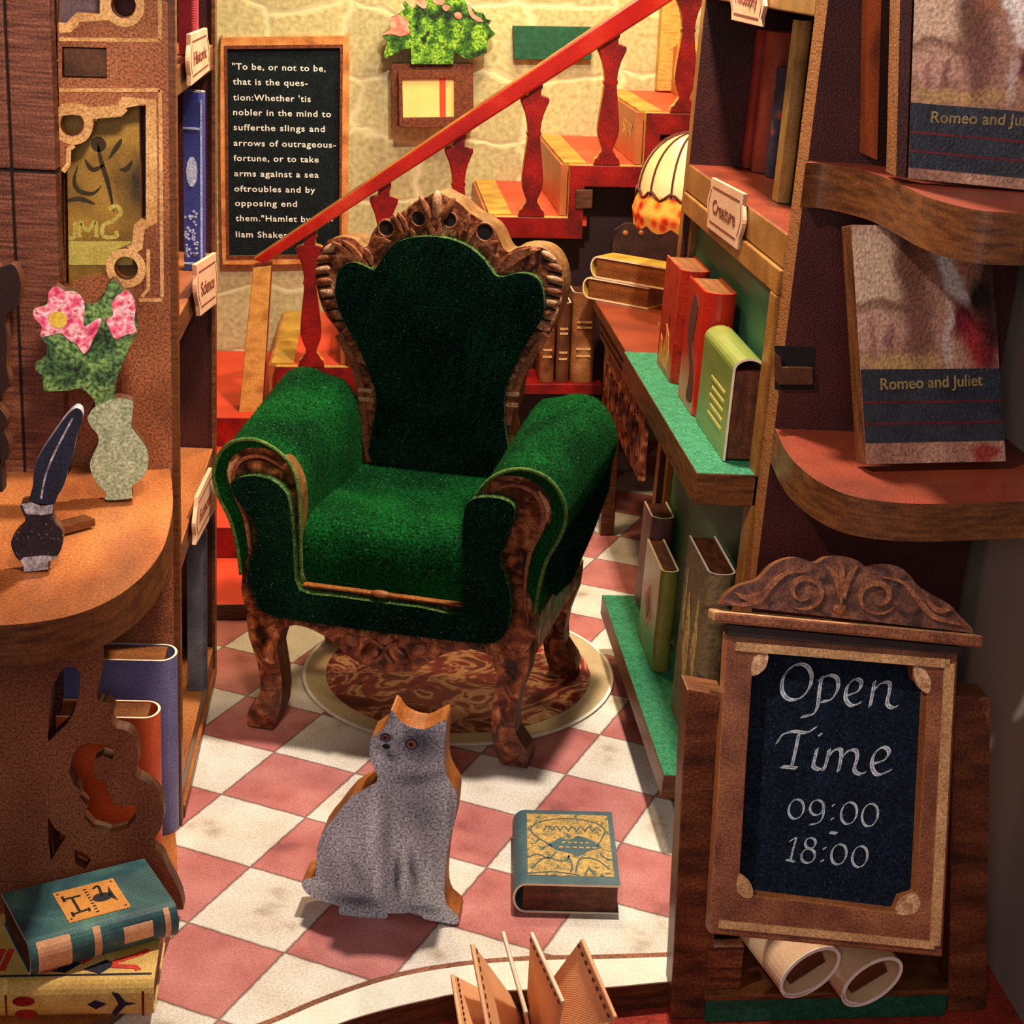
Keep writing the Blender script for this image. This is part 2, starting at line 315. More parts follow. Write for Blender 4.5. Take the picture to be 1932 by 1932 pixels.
def cr(pts, n=6, closed=True):
    """smooth curve through 2-D or 3-D points"""
    P = [V(p) for p in pts]; k = len(P); out = []
    rng = range(k) if closed else range(k - 1)
    for i in rng:
        p1, p2 = P[i], P[(i + 1) % k]
        p0 = P[(i - 1) % k] if closed or i > 0 else p1
        p3 = P[(i + 2) % k] if closed or i + 2 < k else p2
        for j in range(n):
            t = j / n
            out.append(0.5 * ((2 * p1) + (p2 - p0) * t + (2 * p0 - 5 * p1 + 4 * p2 - p3) * t * t + (3 * p1 - p0 - 3 * p2 + p3) * t ** 3))
    if not closed: out.append(P[-1])
    return [tuple(p) for p in out]

class MB:
    """collects shapes, then builds ONE mesh object"""
    def __init__(s): s.v = []; s.f = []; s.m = []; s.sm = []
    def add(s, vs, fs, mi=0, smooth=False):
        o = len(s.v); s.v += [tuple(p) for p in vs]
        for k, f in enumerate(fs):
            s.f.append([i + o for i in f]); s.m.append(mi[k] if isinstance(mi, (list, tuple)) else mi); s.sm.append(smooth)
    def plate(s, outer, n0, n1, mi=0, me=None, holes=()):
        """outline in the local plane, from height n1 (front) back to n0"""
        me = mi if me is None else me
        outer = [tuple(p[:2]) for p in outer]
        a = sum(outer[i][0] * outer[(i + 1) % len(outer)][1] - outer[(i + 1) % len(outer)][0] * outer[i][1] for i in range(len(outer)))
        if a < 0: outer = outer[::-1]
        loops = [outer]
        for h in holes:
            h = [tuple(p[:2]) for p in h]
            a = sum(h[i][0] * h[(i + 1) % len(h)][1] - h[(i + 1) % len(h)][0] * h[i][1] for i in range(len(h)))
            loops.append(h[::-1] if a > 0 else h)
        tot = [p for l in loops for p in l]; n = len(tot)
        tri = tessellate_polygon([[V((x, y, 0)) for x, y in l] for l in loops])
        vs = [(x, y, n1) for x, y in tot] + [(x, y, n0) for x, y in tot]
        fs = []; mm = []
        for t in tri:
            A, B, Cc = (V((*tot[i], 0)) for i in t)
            t = list(t)
            if (B - A).cross(Cc - A).z < 0: t = t[::-1]
            fs.append(t); mm.append(mi); fs.append([i + n for i in t[::-1]]); mm.append(me)
        o = 0
        for l in loops:
            k = len(l)
            for i in range(k):
                j = (i + 1) % k
                fs.append([o + i, o + i + n, o + j + n, o + j]); mm.append(me)
            o += k
        s.add(vs, fs, mm)
    def ribbon(s, pts, w, n0, n1, mi=0, taper=False):
        P = [V(p[:2]) for p in pts]; L_, R_ = [], []
        k = len(P)
        for i in range(k):
            d = (P[min(i + 1, k - 1)] - P[max(i - 1, 0)]); d = d.normalized() if d.length > 1e-9 else V((1, 0))
            nn = V((-d.y, d.x)); ww = w / 2 * (math.sin(math.pi * (i + .35) / (k - .3)) if taper else 1)
            L_.append(P[i] + nn * ww); R_.append(P[i] - nn * ww)
        vs = [(p.x, p.y, n1) for p in L_] + [(p.x, p.y, n1) for p in R_] + [(p.x, p.y, n0) for p in L_] + [(p.x, p.y, n0) for p in R_]
        fs = []
        for i in range(k - 1):
            fs += [[i, k + i, k + i + 1, i + 1], [i, i + 1, 2 * k + i + 1, 2 * k + i], [k + i, 3 * k + i, 3 * k + i + 1, k + i + 1]]
        fs += [[0, 2 * k, 3 * k, k], [k - 1, 2 * k - 1, 4 * k - 1, 3 * k - 1]]
        s.add(vs, fs, mi)
    def nib(s, pts, nib, n0, n1, mi=0):
        """broad-pen stroke: the path swept by a slanted nib (2-D vector)"""
        P = [V(p[:2]) for p in pts]; k = len(P); h = V(nib) * .5
        vs = [((p + h).x, (p + h).y, n1) for p in P] + [((p - h).x, (p - h).y, n1) for p in P] + [((p + h).x, (p + h).y, n0) for p in P] + [((p - h).x, (p - h).y, n0) for p in P]
        fs = []
        for i in range(k - 1):
            fs += [[i, k + i, k + i + 1, i + 1], [i, i + 1, 2 * k + i + 1, 2 * k + i], [k + i, 3 * k + i, 3 * k + i + 1, k + i + 1]]
        s.add(vs, fs, mi)
        s.ribbon(pts, h.length * .55, n0, n1, mi)
    def disc(s, c, r, n0, n1, mi=0, ry=None, seg=20, rot=0):
        ry = ry or r; ca, sa = math.cos(rot), math.sin(rot)
        s.plate([(c[0] + r * math.cos(t) * ca - ry * math.sin(t) * sa, c[1] + r * math.cos(t) * sa + ry * math.sin(t) * ca) for t in (2 * math.pi * i / seg for i in range(seg))], n0, n1, mi)
    def dome(s, c, rx, ry, h, n0=0, mi=0, rot=0, seg=14, rings=4):
        """a low rounded boss standing on the plane"""
        vs = []; ca, sa = math.cos(rot), math.sin(rot)
        for k in range(rings):
            a = k / rings * math.pi / 2
            for i in range(seg):
                t = 2 * math.pi * i / seg; x, y = rx * math.cos(a) * math.cos(t), ry * math.cos(a) * math.sin(t)
                vs.append((c[0] + x * ca - y * sa, c[1] + x * sa + y * ca, n0 + h * math.sin(a)))
        vs.append((c[0], c[1], n0 + h)); fs = []
        for k in range(rings - 1):
            for i in range(seg):
                j = (i + 1) % seg; fs.append([k * seg + i, k * seg + j, (k + 1) * seg + j, (k + 1) * seg + i])
        for i in range(seg): fs.append([(rings - 1) * seg + i, (rings - 1) * seg + (i + 1) % seg, len(vs) - 1])
        fs.append(list(range(seg))[::-1])
        s.add(vs, fs, mi, True)
    def box(s, x0, x1, y0, y1, z0, z1, mi=0, top=None, front=None, left=None):
        vs = [(x, y, z) for z in (z0, z1) for y in (y0, y1) for x in (x0, x1)]
        fs = [[0, 2, 3, 1], [4, 5, 7, 6], [0, 1, 5, 4], [2, 6, 7, 3], [0, 4, 6, 2], [1, 3, 7, 5]]
        g = lambda a: mi if a is None else a
        s.add(vs, fs, [mi, g(top), g(front), mi, g(left), mi])
    def prism(s, poly, vec, mi=0, me=None, me0=None):
        """3-D polygon pushed along vec"""
        me = mi if me is None else me; k = len(poly); P = [V(p) for p in poly]; vec = V(vec)
        nrm = V((0, 0, 0))
        for i in range(k): nrm += P[i].cross(P[(i + 1) % k])
        if nrm.dot(vec) > 0: P = P[::-1]
        tri = tessellate_polygon([P]) if k > 4 else [tuple(range(k))]
        vs = P + [p + vec for p in P]; fs = []; mm = []
        for t in tri:
            t = list(t)
            if len(t) == 3 and (P[t[1]] - P[t[0]]).cross(P[t[2]] - P[t[0]]).dot(vec) > 0: t = t[::-1]
            fs.append(t); mm.append(mi); fs.append([i + k for i in t[::-1]]); mm.append(mi)
        for i in range(k):
            j = (i + 1) % k; fs.append([i, i + k, j + k, j][::-1]); mm.append(me)
        s.add(vs, fs, mm)
    def loft(s, rings, mi=0, caps=True, smooth=True, capmi=None):
        k = len(rings[0]); vs = [p for r in rings for p in r]; fs = []
        for a in range(len(rings) - 1):
            for i in range(k):
                j = (i + 1) % k; fs.append([a * k + i, a * k + j, (a + 1) * k + j, (a + 1) * k + i])
        s.add(vs, fs, mi, smooth)
        if caps:
            for r, flip in ((rings[0], True), (rings[-1], False)):
                tri = tessellate_polygon([[V(p) for p in r]])
                s.add(r, [list(t)[::-1] if flip else list(t) for t in tri], mi if capmi is None else capmi)
    def tube(s, pts, r, mi=0, seg=8, taper=None, smooth=True):
        P = [V(p) for p in pts]; rings = []; k = len(P); up = V((0, 0, 1))
        for i in range(k):
            d = (P[min(i + 1, k - 1)] - P[max(i - 1, 0)]).normalized()
            if abs(d.dot(up)) > .95: up = V((0, 1, 0))
            a = d.cross(up).normalized(); b_ = a.cross(d); rr = r * (taper[i] if taper else 1)
            rings.append([P[i] + (a * math.cos(t) + b_ * math.sin(t)) * rr for t in (2 * math.pi * j / seg for j in range(seg))])
        s.loft(rings, mi, True, smooth)
    def lathe(s, prof, c, mi=0, seg=24):
        rings = [[(c[0] + r * math.cos(t), c[1] + r * math.sin(t), c[2] + z) for t in (2 * math.pi * j / seg for j in range(seg))] for r, z in prof]
        s.loft(rings, mi, True)
    def text(s, txt, u0, u1, v0, n0, n1, mi=0, hmax=None, cap=None, shear=0, bold=0, space=1.0):
        """typeset words between u0 and u1, baseline v0"""
        c = bpy.data.curves.new('t', 'FONT'); c.body = txt; c.size = 1; c.extrude = .5; c.shear = shear; c.resolution_u = 3; c.offset = bold; c.space_character = space
        o = bpy.data.objects.new('t', c); COL.objects.link(o)
        me = bpy.data.meshes.new_from_object(o.evaluated_get(bpy.context.evaluated_depsgraph_get()))
        vs = [v.co.copy() for v in me.vertices]; fs = [list(p.vertices) for p in me.polygons]
        bpy.data.objects.remove(o); bpy.data.curves.remove(c); bpy.data.meshes.remove(me)
        x0 = min(v.x for v in vs); x1 = max(v.x for v in vs); k = (u1 - u0) / (x1 - x0); ky = (cap / .7) if cap else k
        s.add([(u0 + (v.x - x0) * k, v0 + v.y * ky, (n0 + n1) / 2 + v.z * (n1 - n0)) for v in vs], fs, mi)
    def build(s, name, mats, Mw=None, parent=None, bevel=0, sub=0, origin=None):
        me = bpy.data.meshes.new(name)
        Mw = Mw if Mw is not None else Matrix()
        if origin is not None:
            d = V(origin); s.v = [tuple(V(p) - d) for p in s.v]; Mw = Mw @ Matrix.Translation(d)
        me.from_pydata(s.v, [], s.f)
        for m_ in mats: me.materials.append(m_)
        me.polygons.foreach_set('material_index', s.m); me.polygons.foreach_set('use_smooth', s.sm); me.update()
        o = bpy.data.objects.new(name, me); link(o, Mw, parent)
        if bevel:
            b = o.modifiers.new('bevel', 'BEVEL'); b.width = bevel; b.segments = 2; b.limit_method = 'ANGLE'; b.angle_limit = .9
        if sub:
            b = o.modifiers.new('sub', 'SUBSURF'); b.levels = sub; b.render_levels = sub
        return o

def struct(name, mb, mats, Mw=None, **k):
    o = mb.build(name, mats, Mw, **k); o['kind'] = 'structure'; return o

def simple(fn, name, mats, Mw=None, parent=None, **k):
    b = MB(); fn(b); return b.build(name, mats, Mw, parent, **k)

def make_book(name, Mw, Wd, Ln, Th, cov, pag, label=None, group=None, deco=None, parent=None, open_gap=.6):
    """a printed sleeve wrapped round a page block: x spine -> fore edge, y along the spine, z thickness"""
    o = V(Mw.translation)
    t = thing(name, o, label, 'book', group)
    d = min(Th * .38, Wd * .3); c = min(.0045, Th * .14)
    arc = [(-90 + 180 * i / 12) * math.pi / 180 for i in range(13)]
    outer = [(Wd, 0)] + [(d - d * math.cos(a), Th / 2 + Th / 2 * math.sin(a)) for a in arc] + [(Wd, Th)]
    inner = [(Wd, Th - c)] + [(d - (d - c) * math.cos(a), Th / 2 + (Th / 2 - c) * math.sin(a)) for a in reversed(arc)] + [(Wd, c)]
    b = MB(); b.prism([(x, 0, z) for x, z in outer + inner], (0, Ln, 0), 1, 0); b.build('cover', [cov, M['paperedge'] if cov.name not in DARKRIM else cov], Mw, t)
    b = MB(); b.box(d * open_gap + c, Wd - .004, .003, Ln - .003, c, Th - c); b.build('page_block', [pag], Mw, t)
    if deco: deco(t, Mw, Wd, Ln, Th)
    return t
DARKRIM = set()

# =================================================================== THE SETTING
TH = 0.5016; TILE = 0.2
FLM = Matrix.Translation((-1.6025 * TILE, .7387 * TILE, 0)) @ Matrix.Rotation(-TH, 4, 'Z')
FL = Plane(FLM)
band_in = [(430, 1960), (512, 1932), (590, 1898), (673, 1867), (740, 1847), (818, 1831), (921, 1818), (1030, 1812), (1138, 1810), (1257, 1806), (1400, 1800), (1560, 1796)]
band_out = [(560, 1972), (642, 1932), (735, 1904), (818, 1885), (859, 1877), (960, 1870), (1050, 1867), (1138, 1865), (1257, 1854), (1400, 1846), (1560, 1840)]
wo = [at(x, y, 'z', 0) for x, y in cr(band_out, 4, False)]
wi = [at(x, y, 'z', 0) for x, y in cr(band_in, 4, False)]
b = MB()
outl = [(-.75, wo[0].y)] + [(p.x, p.y) for p in wo] + [(wo[-1].x, -.66), (1.2, -.66), (1.2, 2.2), (-1.2, 2.2), (-1.2, wo[0].y)]
b.plate([FLM.inverted() @ V((x, y, 0)) for x, y in outl], -.05, 0, 0, 1)
floor = struct('floor', b, [ramp_floor(), M['edge_dark']], FLM)
b = MB(); b.plate([(p.x, p.y) for p in wo] + [(p.x, p.y) for p in reversed(wi)], 0, .0025, 0)
mid = [((p.x), (p.y) + .004) for p in wi]
b.ribbon(mid, .012, .0005, .003, 1)
struct('trim_1', b, [mat('cream_floor_border', [(222, 214, 192), (236, 230, 212)], 10, rough=.6, grain=.08), M['bracket']])
b = MB(); b.box(-1.3, 1.4, -2.2, 2.3, -.08, -.051); struct('floor_lower', b, [M['carpet']])
b = MB(); b.box(-1.4, 1.4, 2.15, 2.2, -.05, 2.6); struct('wall_back', b, [stone_mat()])
b = MB(); b.box(1.08, 1.11, -2.0, 2.15, -.05, 2.6); struct('wall_right', b, [M['stonegrey']])
b = MB(); b.box(-1.25, -1.22, -.6, 2.15, -.05, 2.6); struct('wall_left', b, [M['stonegrey']])

# =================================================================== ROUND RUG
b = MB(); rc = (.176, .262)
b.disc(rc, .372, .001, .005, 0, seg=72); 
b2 = MB(); b2.disc(rc, .318, .005, .0062, 0, seg=64)
rugm = mat('floral_rug_print', [(64, 9, 8), (126, 18, 13), (196, 140, 98), (110, 16, 12), (48, 50, 34)], 9, rough=.6, grain=.15, distort=2.4, ramp=[.3, .46, .54, .6, .74])
rug = thing('rug', (*rc, 0), 'round floral rug with a pale rim lying under the green armchair', 'rug')
b.build('border', [mat('pale_rug_rim', [(176, 150, 112), (196, 172, 132)], 8, rough=.6, grain=.1)], None, rug)
b2.build('floral_field', [rugm], None, rug)
b3 = MB(); b3.plate([(rc[0] + .374 * math.cos(t), rc[1] + .374 * math.sin(t)) for t in (i * math.pi / 36 for i in range(72))], .005, .0066, 0, holes=[[(rc[0] + .366 * math.cos(t), rc[1] + .366 * math.sin(t)) for t in (i * math.pi / 36 for i in range(72))]])
b3.build('rim_line', [M['scrollrim']], None, rug)

# =================================================================== ARMCHAIR
CH = Frame(Matrix.Translation((-.003, -.118, 0)) @ Matrix.Rotation(-math.atan2(.19, .546), 4, 'Z'))
chair = thing('armchair', CH.M.translation, 'carved armchair in deep green velvet with a high scrolled back, on the rug', 'armchair')
F0 = CH.plane('front', 0)
def mir(p): return [(-x, z) for x, z in reversed(p)]
# front legs
def chx(pts, y=0.0): return [(CH.P(px, py, 'y', y).x, CH.P(px, py, 'y', y).z) for px, py in pts]
legL = chx([(464, 1150), (465, 1171), (469, 1202), (478, 1228), (486, 1253), (491, 1285), (489, 1312), (470, 1336), (466, 1352), (469, 1377)]) 
legR = chx([(515, 1378), (522, 1362), (530, 1335), (533, 1305), (529, 1264), (522, 1222), (530, 1192), (545, 1160)])
leg_poly = legL + legR
zmin = min(p[1] for p in leg_poly); leg_poly = [(x, max(z - zmin if z < .05 else z, 0.0)) for x, z in leg_poly]
leg_poly = [(x, z if z > .02 else 0.0075) for x, z in leg_poly]
for sgn, yy in ((-1, .0), (1, .0), (-1, .47), (1, .47)):
    b = MB(); pl = CH.plane('front', yy); pts = leg_poly if sgn < 0 else mir(leg_poly)
    b.plate(pts, -.055, 0, 0, 1)
    for k, (cx, cz, rx, rz) in enumerate(((-.285, .045, .022, .022), (-.272, .12, .014, .03), (-.27, .2, .018, .03), (-.27, .26, .022, .022))):
        b.dome((cx * -sgn, cz), rx, rz, .0025, 0, 0)
    b.build('leg', [M['carved_low'], M['edge_dark']], pl.M, chair, bevel=.004, origin=(0.28 * sgn, .0, 0))
# front frame: scroll arms, stiles, apron
half = [(0, .185), (.06, .2), (.1, .225), (.135, .25), (.19, .268), (.235, .258), (.27, .25), (.315, .29), (.326, .34), (.314, .40), (.296, .45), (.300, .49), (.326, .54), (.350, .575), (.345, .62), (.315, .65), (.27, .66), (.22, .645), (.19, .60), (.183, .54), (.178, .37), (0, .366)]
rightf = half; leftf = [(-x, z) for x, z in half]
b = MB()
sm_r = cr([p for p in half], 3, False)
b.plate(sm_r[:-1] + [(0, .366)] + [(-x, z) for x, z in reversed(sm_r[:-1])][1:-1] + [], -.034, 0, 0, 1)
for i in range(-4, 5):
    b.dome((i * .047, .275 + .012 * abs(i) ** .7 - .01), .02, .016, .009, 0, 2)
for sg in (-1, 1):
    b.dome((sg * .03, .232), .03, .018, .01, 0, 0, rot=-sg * .7); b.dome((sg * .075, .25), .02, .014, .009, 0, 2, rot=.5 * sg)
    b.ribbon(cr([(sg * .02, .21), (sg * .0, .24), (sg * .03, .262)], 6, False), .008, 0, .008, 2)
    b.ribbon(cr([(sg * .312, .35), (sg * .302, .42), (sg * .31, .5), (sg * .335, .57), (sg * .32, .625), (sg * .27, .642), (sg * .22, .62)], 6, False), .01, 0, .007, 2, taper=True)
    b.ribbon(cr([(sg * .335, .56), (sg * .342, .60), (sg * .322, .635)], 4, False), .012, 0, .004, 3, taper=True)
b.build('front_frame', [M['carved_low'], M['chairedge'], M['ridge'], M['hilite']], F0.M, chair, bevel=.003)
# velvet U in front
U_px = [(440, 914), (447, 902), (470, 895), (500, 897), (525, 908), (545, 930), (552, 965), (558, 1035), (568, 1108), (640, 1122), (720, 1133), (800, 1143), (875, 1152), (876, 1060), (876, 985), (884, 948), (903, 936), (930, 935), (955, 940), (972, 953), (972, 975), (962, 1003), (950, 1035), (946, 1060), (956, 1085), (965, 1120), (964, 1160), (958, 1185), (943, 1205), (915, 1210), (840, 1203), (720, 1188), (620, 1175), (530, 1160), (500, 1148), (482, 1120), (472, 1085), (475, 1055), (488, 1030), (490, 1005), (475, 970), (452, 940)]
Fu = CH.plane('front', -.012)
b = MB(); b.plate(cr([Fu.uv(*p) for p in U_px], 3), -.012, .012, 0, 1)
b.build('front_upholstery', [M['velvet_shaded'], M['welt']], Fu.M, chair, bevel=.004)
# arms
armp = [(.19, .36), (.19, .46), (.19, .56), (.202, .615), (.235, .655), (.285, .672), (.335, .662), (.368, .625), (.378, .58), (.365, .535), (.343, .49), (.328, .43), (.322, .36), (.31, .335), (.25, .335)]
for sg in (-1, 1):
    rings = []
    for k, y in enumerate((.0, .03, .12, .22, .32, .385, .41, .42)):
        t = y / .4
        g = 1.0 if k not in (6, 7) else (.93 if k == 6 else .8)
        ring = []
        for x, z in cr(armp, 3):
            zz = .335 + (z - .335) * (1 + .19 * t); xx = x + (.03 * t if x > .25 and z > .42 else 0)
            cx, cz = .29, .5
            ring.append((sg * (cx + (xx - cx) * g), y, cz + (zz - cz) * g))
        rings.append(ring if sg > 0 else ring[::-1])
    b = MB(); b.loft(rings[::-1], 0)
    arm = b.build('arm', [M['velvet']], CH.M, chair)
    b = MB(); b.tube([(sg * x, -.002, z) for x, z in cr([(.186, .37), (.187, .46), (.188, .56), (.2, .618), (.235, .658), (.285, .676), (.338, .664), (.371, .625), (.380, .58), (.367, .535), (.345, .49), (.331, .43), (.325, .37)], 4, False)], .0045, 0, 6)
    b.build('piping', [M['welt']], CH.M, arm)
# flap of velvet on the right outside, side rails
for sg in (-1, 1):
    b = MB(); b.box(sg * .30 - .02, sg * .30 + .02, .04, .47, .255, .34); b.build('side_rail', [M['carved_low']], CH.M, chair, bevel=.004)
fl = [CH.P(1030, 1150, 'y', .06), CH.P(1022, 1010, 'y', .03)]
b = MB(); b.prism([(.345, .02, .565), (.352, .03, .50), (.338, .045, .44), (.35, .07, .385), (.372, .12, .40), (.385, .25, .46), (.392, .38, .52), (.396, .38, .60), (.378, .1, .58)], (-.012, 0, 0), 0)
b.build('side_flap', [M['velvet_shaded']], CH.M, chair, bevel=.003)
# seat
prof = [(.43, .335), (.43, .503), (.3, .508), (.16, .512), (.07, .508), (.03, .49), (.012, .455), (.006, .40), (.006, .345), (.03, .335)]
b = MB(); b.prism([(-.187, y, z) for y, z in cr(prof, 4)], (.374, 0, 0), 0); b.build('seat', [M['velvet']], CH.M, chair, bevel=.006)
b = MB(); b.dome((-.005, .372), .022, .009, .012, .012, 0); b.box(-.18, .18, .3668, .3705, -.004, .0135)
b.build('seat_rim', [M['cutedge']], F0.M, chair)
# back
back_px = [(699, 876), (688, 785), (682, 723), (666, 677), (637, 623), (612, 590), (599, 549), (594, 511), (604, 474), (620, 453), (645, 447), (668, 451), (683, 464), (693, 464), (701, 443), (711, 427), (732, 412), (753, 404), (769, 391), (790, 377), (806, 371), (825, 362), (844, 371), (864, 381), (885, 400), (906, 414), (927, 427), (939, 443), (949, 466), (960, 476), (976, 468), (1001, 464), (1030, 470), (1051, 491), (1062, 528), (1059, 569), (1042, 615), (1018, 648), (993, 690), (978, 723), (972, 764), (960, 797), (955, 890)]
BK = .40
Fb = CH.plane('front', BK)
b = MB(); outl = cr([Fb.uv(*p) for p in back_px], 3)
b.plate(outl, -.03, 0, 0, 1)
hl = Fb.uv
for hx, hy, r in ((729, 431, 14), (790, 412, 13), (848, 415, 13), (915, 438, 15)):
    c = hl(hx, hy); b.disc(c, r * .00118, 0, .0012, 2); rr = r * .00118
    b.tube([(c[0] + rr * 1.12 * math.cos(t), c[1] + rr * 1.12 * math.sin(t), .0) for t in (i * math.pi / 10 for i in range(21))], .0032, 4, 6)
b.dome(hl(825, 386), .012, .032, .010, 0, 3); b.dome(hl(803, 392), .009, .03, .009, 0, 4, rot=.5); b.dome(hl(846, 394), .009, .03, .009, 0, 4, rot=-.5)
for x0, y0, x1, y1 in ((742, 404, 762, 440), (752, 400, 770, 434), (885, 404, 880, 436), (900, 418, 888, 448), (812, 420, 818, 448), (833, 420, 826, 448), (872, 420, 868, 446), (775, 430, 782, 450), (706, 447, 738, 456), (940, 455, 905, 462)):
    b.ribbon([hl(x0, y0), hl((x0 + x1) / 2 + 2, (y0 + y1) / 2), hl(x1, y1)], .010, 0, .007, 4, taper=True)
for sgn, pts in ((-1, [(622, 468), (611, 487), (609, 508), (612, 530), (618, 552), (627, 573), (640, 594)]), (1, [(1036, 484), (1047, 504), (1047, 527), (1043, 549), (1036, 571), (1026, 592), (1014, 612)])):
    for k, (x, y) in enumerate(pts):
        c = hl(x, y); b.dome(c, .020, .0085, .006, 0, 3 if k % 2 == 0 else 4, rot=(.55 - k * .16) * -sgn)
        c2 = hl(x, y + 11); b.ribbon([(c2[0] - .016, c2[1] + .003 * sgn), (c2[0] + .016, c2[1] - .003 * sgn)], .005, 0, .001, 2)
for pts in ([(628, 455), (650, 470), (672, 490), (694, 503)], [(648, 452), (668, 470), (684, 490), (698, 500)], [(690, 468), (698, 482), (704, 498)], [(1020, 470), (990, 480), (965, 497), (945, 512)], [(1000, 467), (975, 478), (955, 495), (943, 506)], [(965, 478), (952, 490), (940, 505)]):
    b.ribbon(cr([hl(*p) for p in pts], 5, False), .013, 0, .009, 4, taper=True)
for pts in ([(640, 630), (662, 672), (680, 722), (688, 790), (700, 870)], [(1030, 630), (1004, 672), (985, 705), (966, 760), (958, 800)]):
    b.ribbon(cr([hl(*p) for p in pts], 6, False), .018, 0, .008, 4)
for x, y in ((693, 735), (695, 752), (968, 742), (965, 762)):
    c = hl(x, y); b.ribbon([(c[0] - .02, c[1]), (c[0] + .016, c[1])], .009, 0, .010, 3)
b.build('back_frame', [M['carved'], M['chairedge'], M['hole'], M['hilite'], M['ridge']], Fb.M, chair, bevel=.0025)
b = MB(); cxs = sum(p[0] for p in outl) / len(outl)
b.plate([(cxs + (u - cxs) * .995, v - .002) for u, v in outl], -.085, -.036, 0, 0); b.build('back_board', [M['chairedge']], Fb.M, chair)
cu_px = [(711, 890), (711, 764), (703, 723), (686, 677), (666, 636), (645, 598), (633, 557), (635, 524), (645, 503), (666, 495), (686, 501), (703, 509), (711, 503), (728, 478), (744, 460), (773, 449), (811, 446), (848, 451), (881, 464), (906, 483), (922, 503), (935, 520), (951, 522), (972, 516), (993, 516), (1014, 526), (1024, 549), (1026, 582), (1018, 607), (997, 640), (976, 677), (960, 714), (951, 747), (951, 797), (940, 900)]
Fc = CH.plane('front', BK - .02)
b = MB(); b.plate(cr([Fc.uv(*p) for p in cu_px], 3), -.02, 0, 0, 1)
b.build('back_cushion', [M['velvet_shaded'], M['welt']], Fc.M, chair, bevel=.005)

def pile(o, n, ln, mslot=1):
    pm = o.modifiers.new('pile', 'PARTICLE_SYSTEM'); ps = o.particle_systems[-1].settings
    ps.type = 'HAIR'; ps.count = n; ps.hair_length = ln; ps.hair_step = 2; ps.display_step = 2; ps.render_step = 2
    ps.use_advanced_hair = True; ps.use_modifier_stack = True; ps.factor_random = ln * .5; ps.brownian_factor = 0; ps.use_even_distribution = True
    ps.root_radius = 1.0; ps.tip_radius = .3; ps.radius_scale = .0007; ps.material = mslot; ps.length_random = .4
for o in chair.children:
    nm = o.name.split('.')[0]
    if nm in ('arm', 'seat', 'back_cushion', 'front_upholstery', 'side_flap'):
        pile(o, {'arm': 16000, 'seat': 16000, 'back_cushion': 15000, 'front_upholstery': 12000, 'side_flap': 4000}[nm], .009)

# =================================================================== CAT CUT-OUT
p1 = at(641, 1727, 'z', 0); p2 = at(862, 1746, 'z', 0); dr = (p2 - p1).normalized()
FC = face_plane(p1, V((dr.y, -dr.x, 0)))
cat_px = [(737, 1340), (746, 1346), (755, 1360), (774, 1371), (799, 1376), (817, 1369), (839, 1358), (842, 1372), (841, 1389), (839, 1425), (841, 1454), (850, 1476), (861, 1494), (862, 1515), (857, 1555), (848, 1588), (842, 1624), (839, 1660), (839, 1689), (846, 1711), (864, 1727), (862, 1746), (828, 1740), (800, 1734), (785, 1722), (759, 1724), (730, 1724), (728, 1736), (641, 1727), (641, 1711), (611, 1702), (582, 1689), (569, 1671), (574, 1659), (594, 1653), (598, 1606), (607, 1573), (632, 1541), (665, 1501), (708, 1477), (710, 1461), (699, 1436), (697, 1414), (701, 1392), (723, 1376), (734, 1352)]
cat = thing('cat_figurine', p1, 'flat plywood cut-out of a sitting grey cat with amber eyes on the tiles', 'figurine')
b = MB(); uvp = [FC.uv(*p) for p in cat_px]; zb = min(p[1] for p in uvp); uvp = [(u, max(v, .001)) for u, v in uvp]
PX = .00096
def cb(x, y, rx, ry, col, st, rot=0, soft=.8): u_ = FC.uv(x, y); return (u_[0], u_[1], rx * PX, ry * PX, rot, col, st, soft)
DK, LT = (54, 56, 76), (222, 223, 230)
catm = mat('blue_grey_fur_print', [(152, 152, 160), (186, 186, 192), (214, 214, 218)], 9, (1, .6, 1), rough=.85, grain=.55, gscale=230, detail=3, bump=.35, wob=.008, blobs=[
    cb(790, 1400, 62, 52, DK, .85), cb(728, 1392, 20, 16, DK, .7), cb(735, 1352, 14, 24, DK, .5), cb(736, 1425, 34, 14, DK, .75, -.6), cb(712, 1436, 26, 30, LT, .55), cb(752, 1378, 14, 22, LT, .35), cb(760, 1440, 30, 20, LT, .3),
    cb(795, 1468, 70, 18, DK, .55, .25), cb(703, 1560, 15, 110, LT, .95, -.04), cb(730, 1580, 16, 110, DK, .42), cb(800, 1540, 46, 60, DK, .35), cb(648, 1590, 42, 64, LT, .4), cb(672, 1640, 14, 70, DK, .35, .5), cb(712, 1660, 11, 64, LT, .75), cb(748, 1650, 11, 62, DK, .8), cb(779, 1640, 12, 62, DK, .72, .1), cb(763, 1670, 9, 50, LT, .6), cb(808, 1660, 12, 64, LT, .45),
    cb(672, 1700, 60, 20, DK, .75), cb(800, 1715, 50, 14, DK, .45), cb(600, 1668, 34, 14, LT, .5), cb(845, 1420, 10, 60, DK, .5), cb(852, 1540, 12, 80, DK, .35)])
b.plate(cr(uvp, 2), -.06, 0, 0, 1); b.build('body', [catm, M['cutedge']], FC.M, cat, bevel=.002)
q = FC.uv
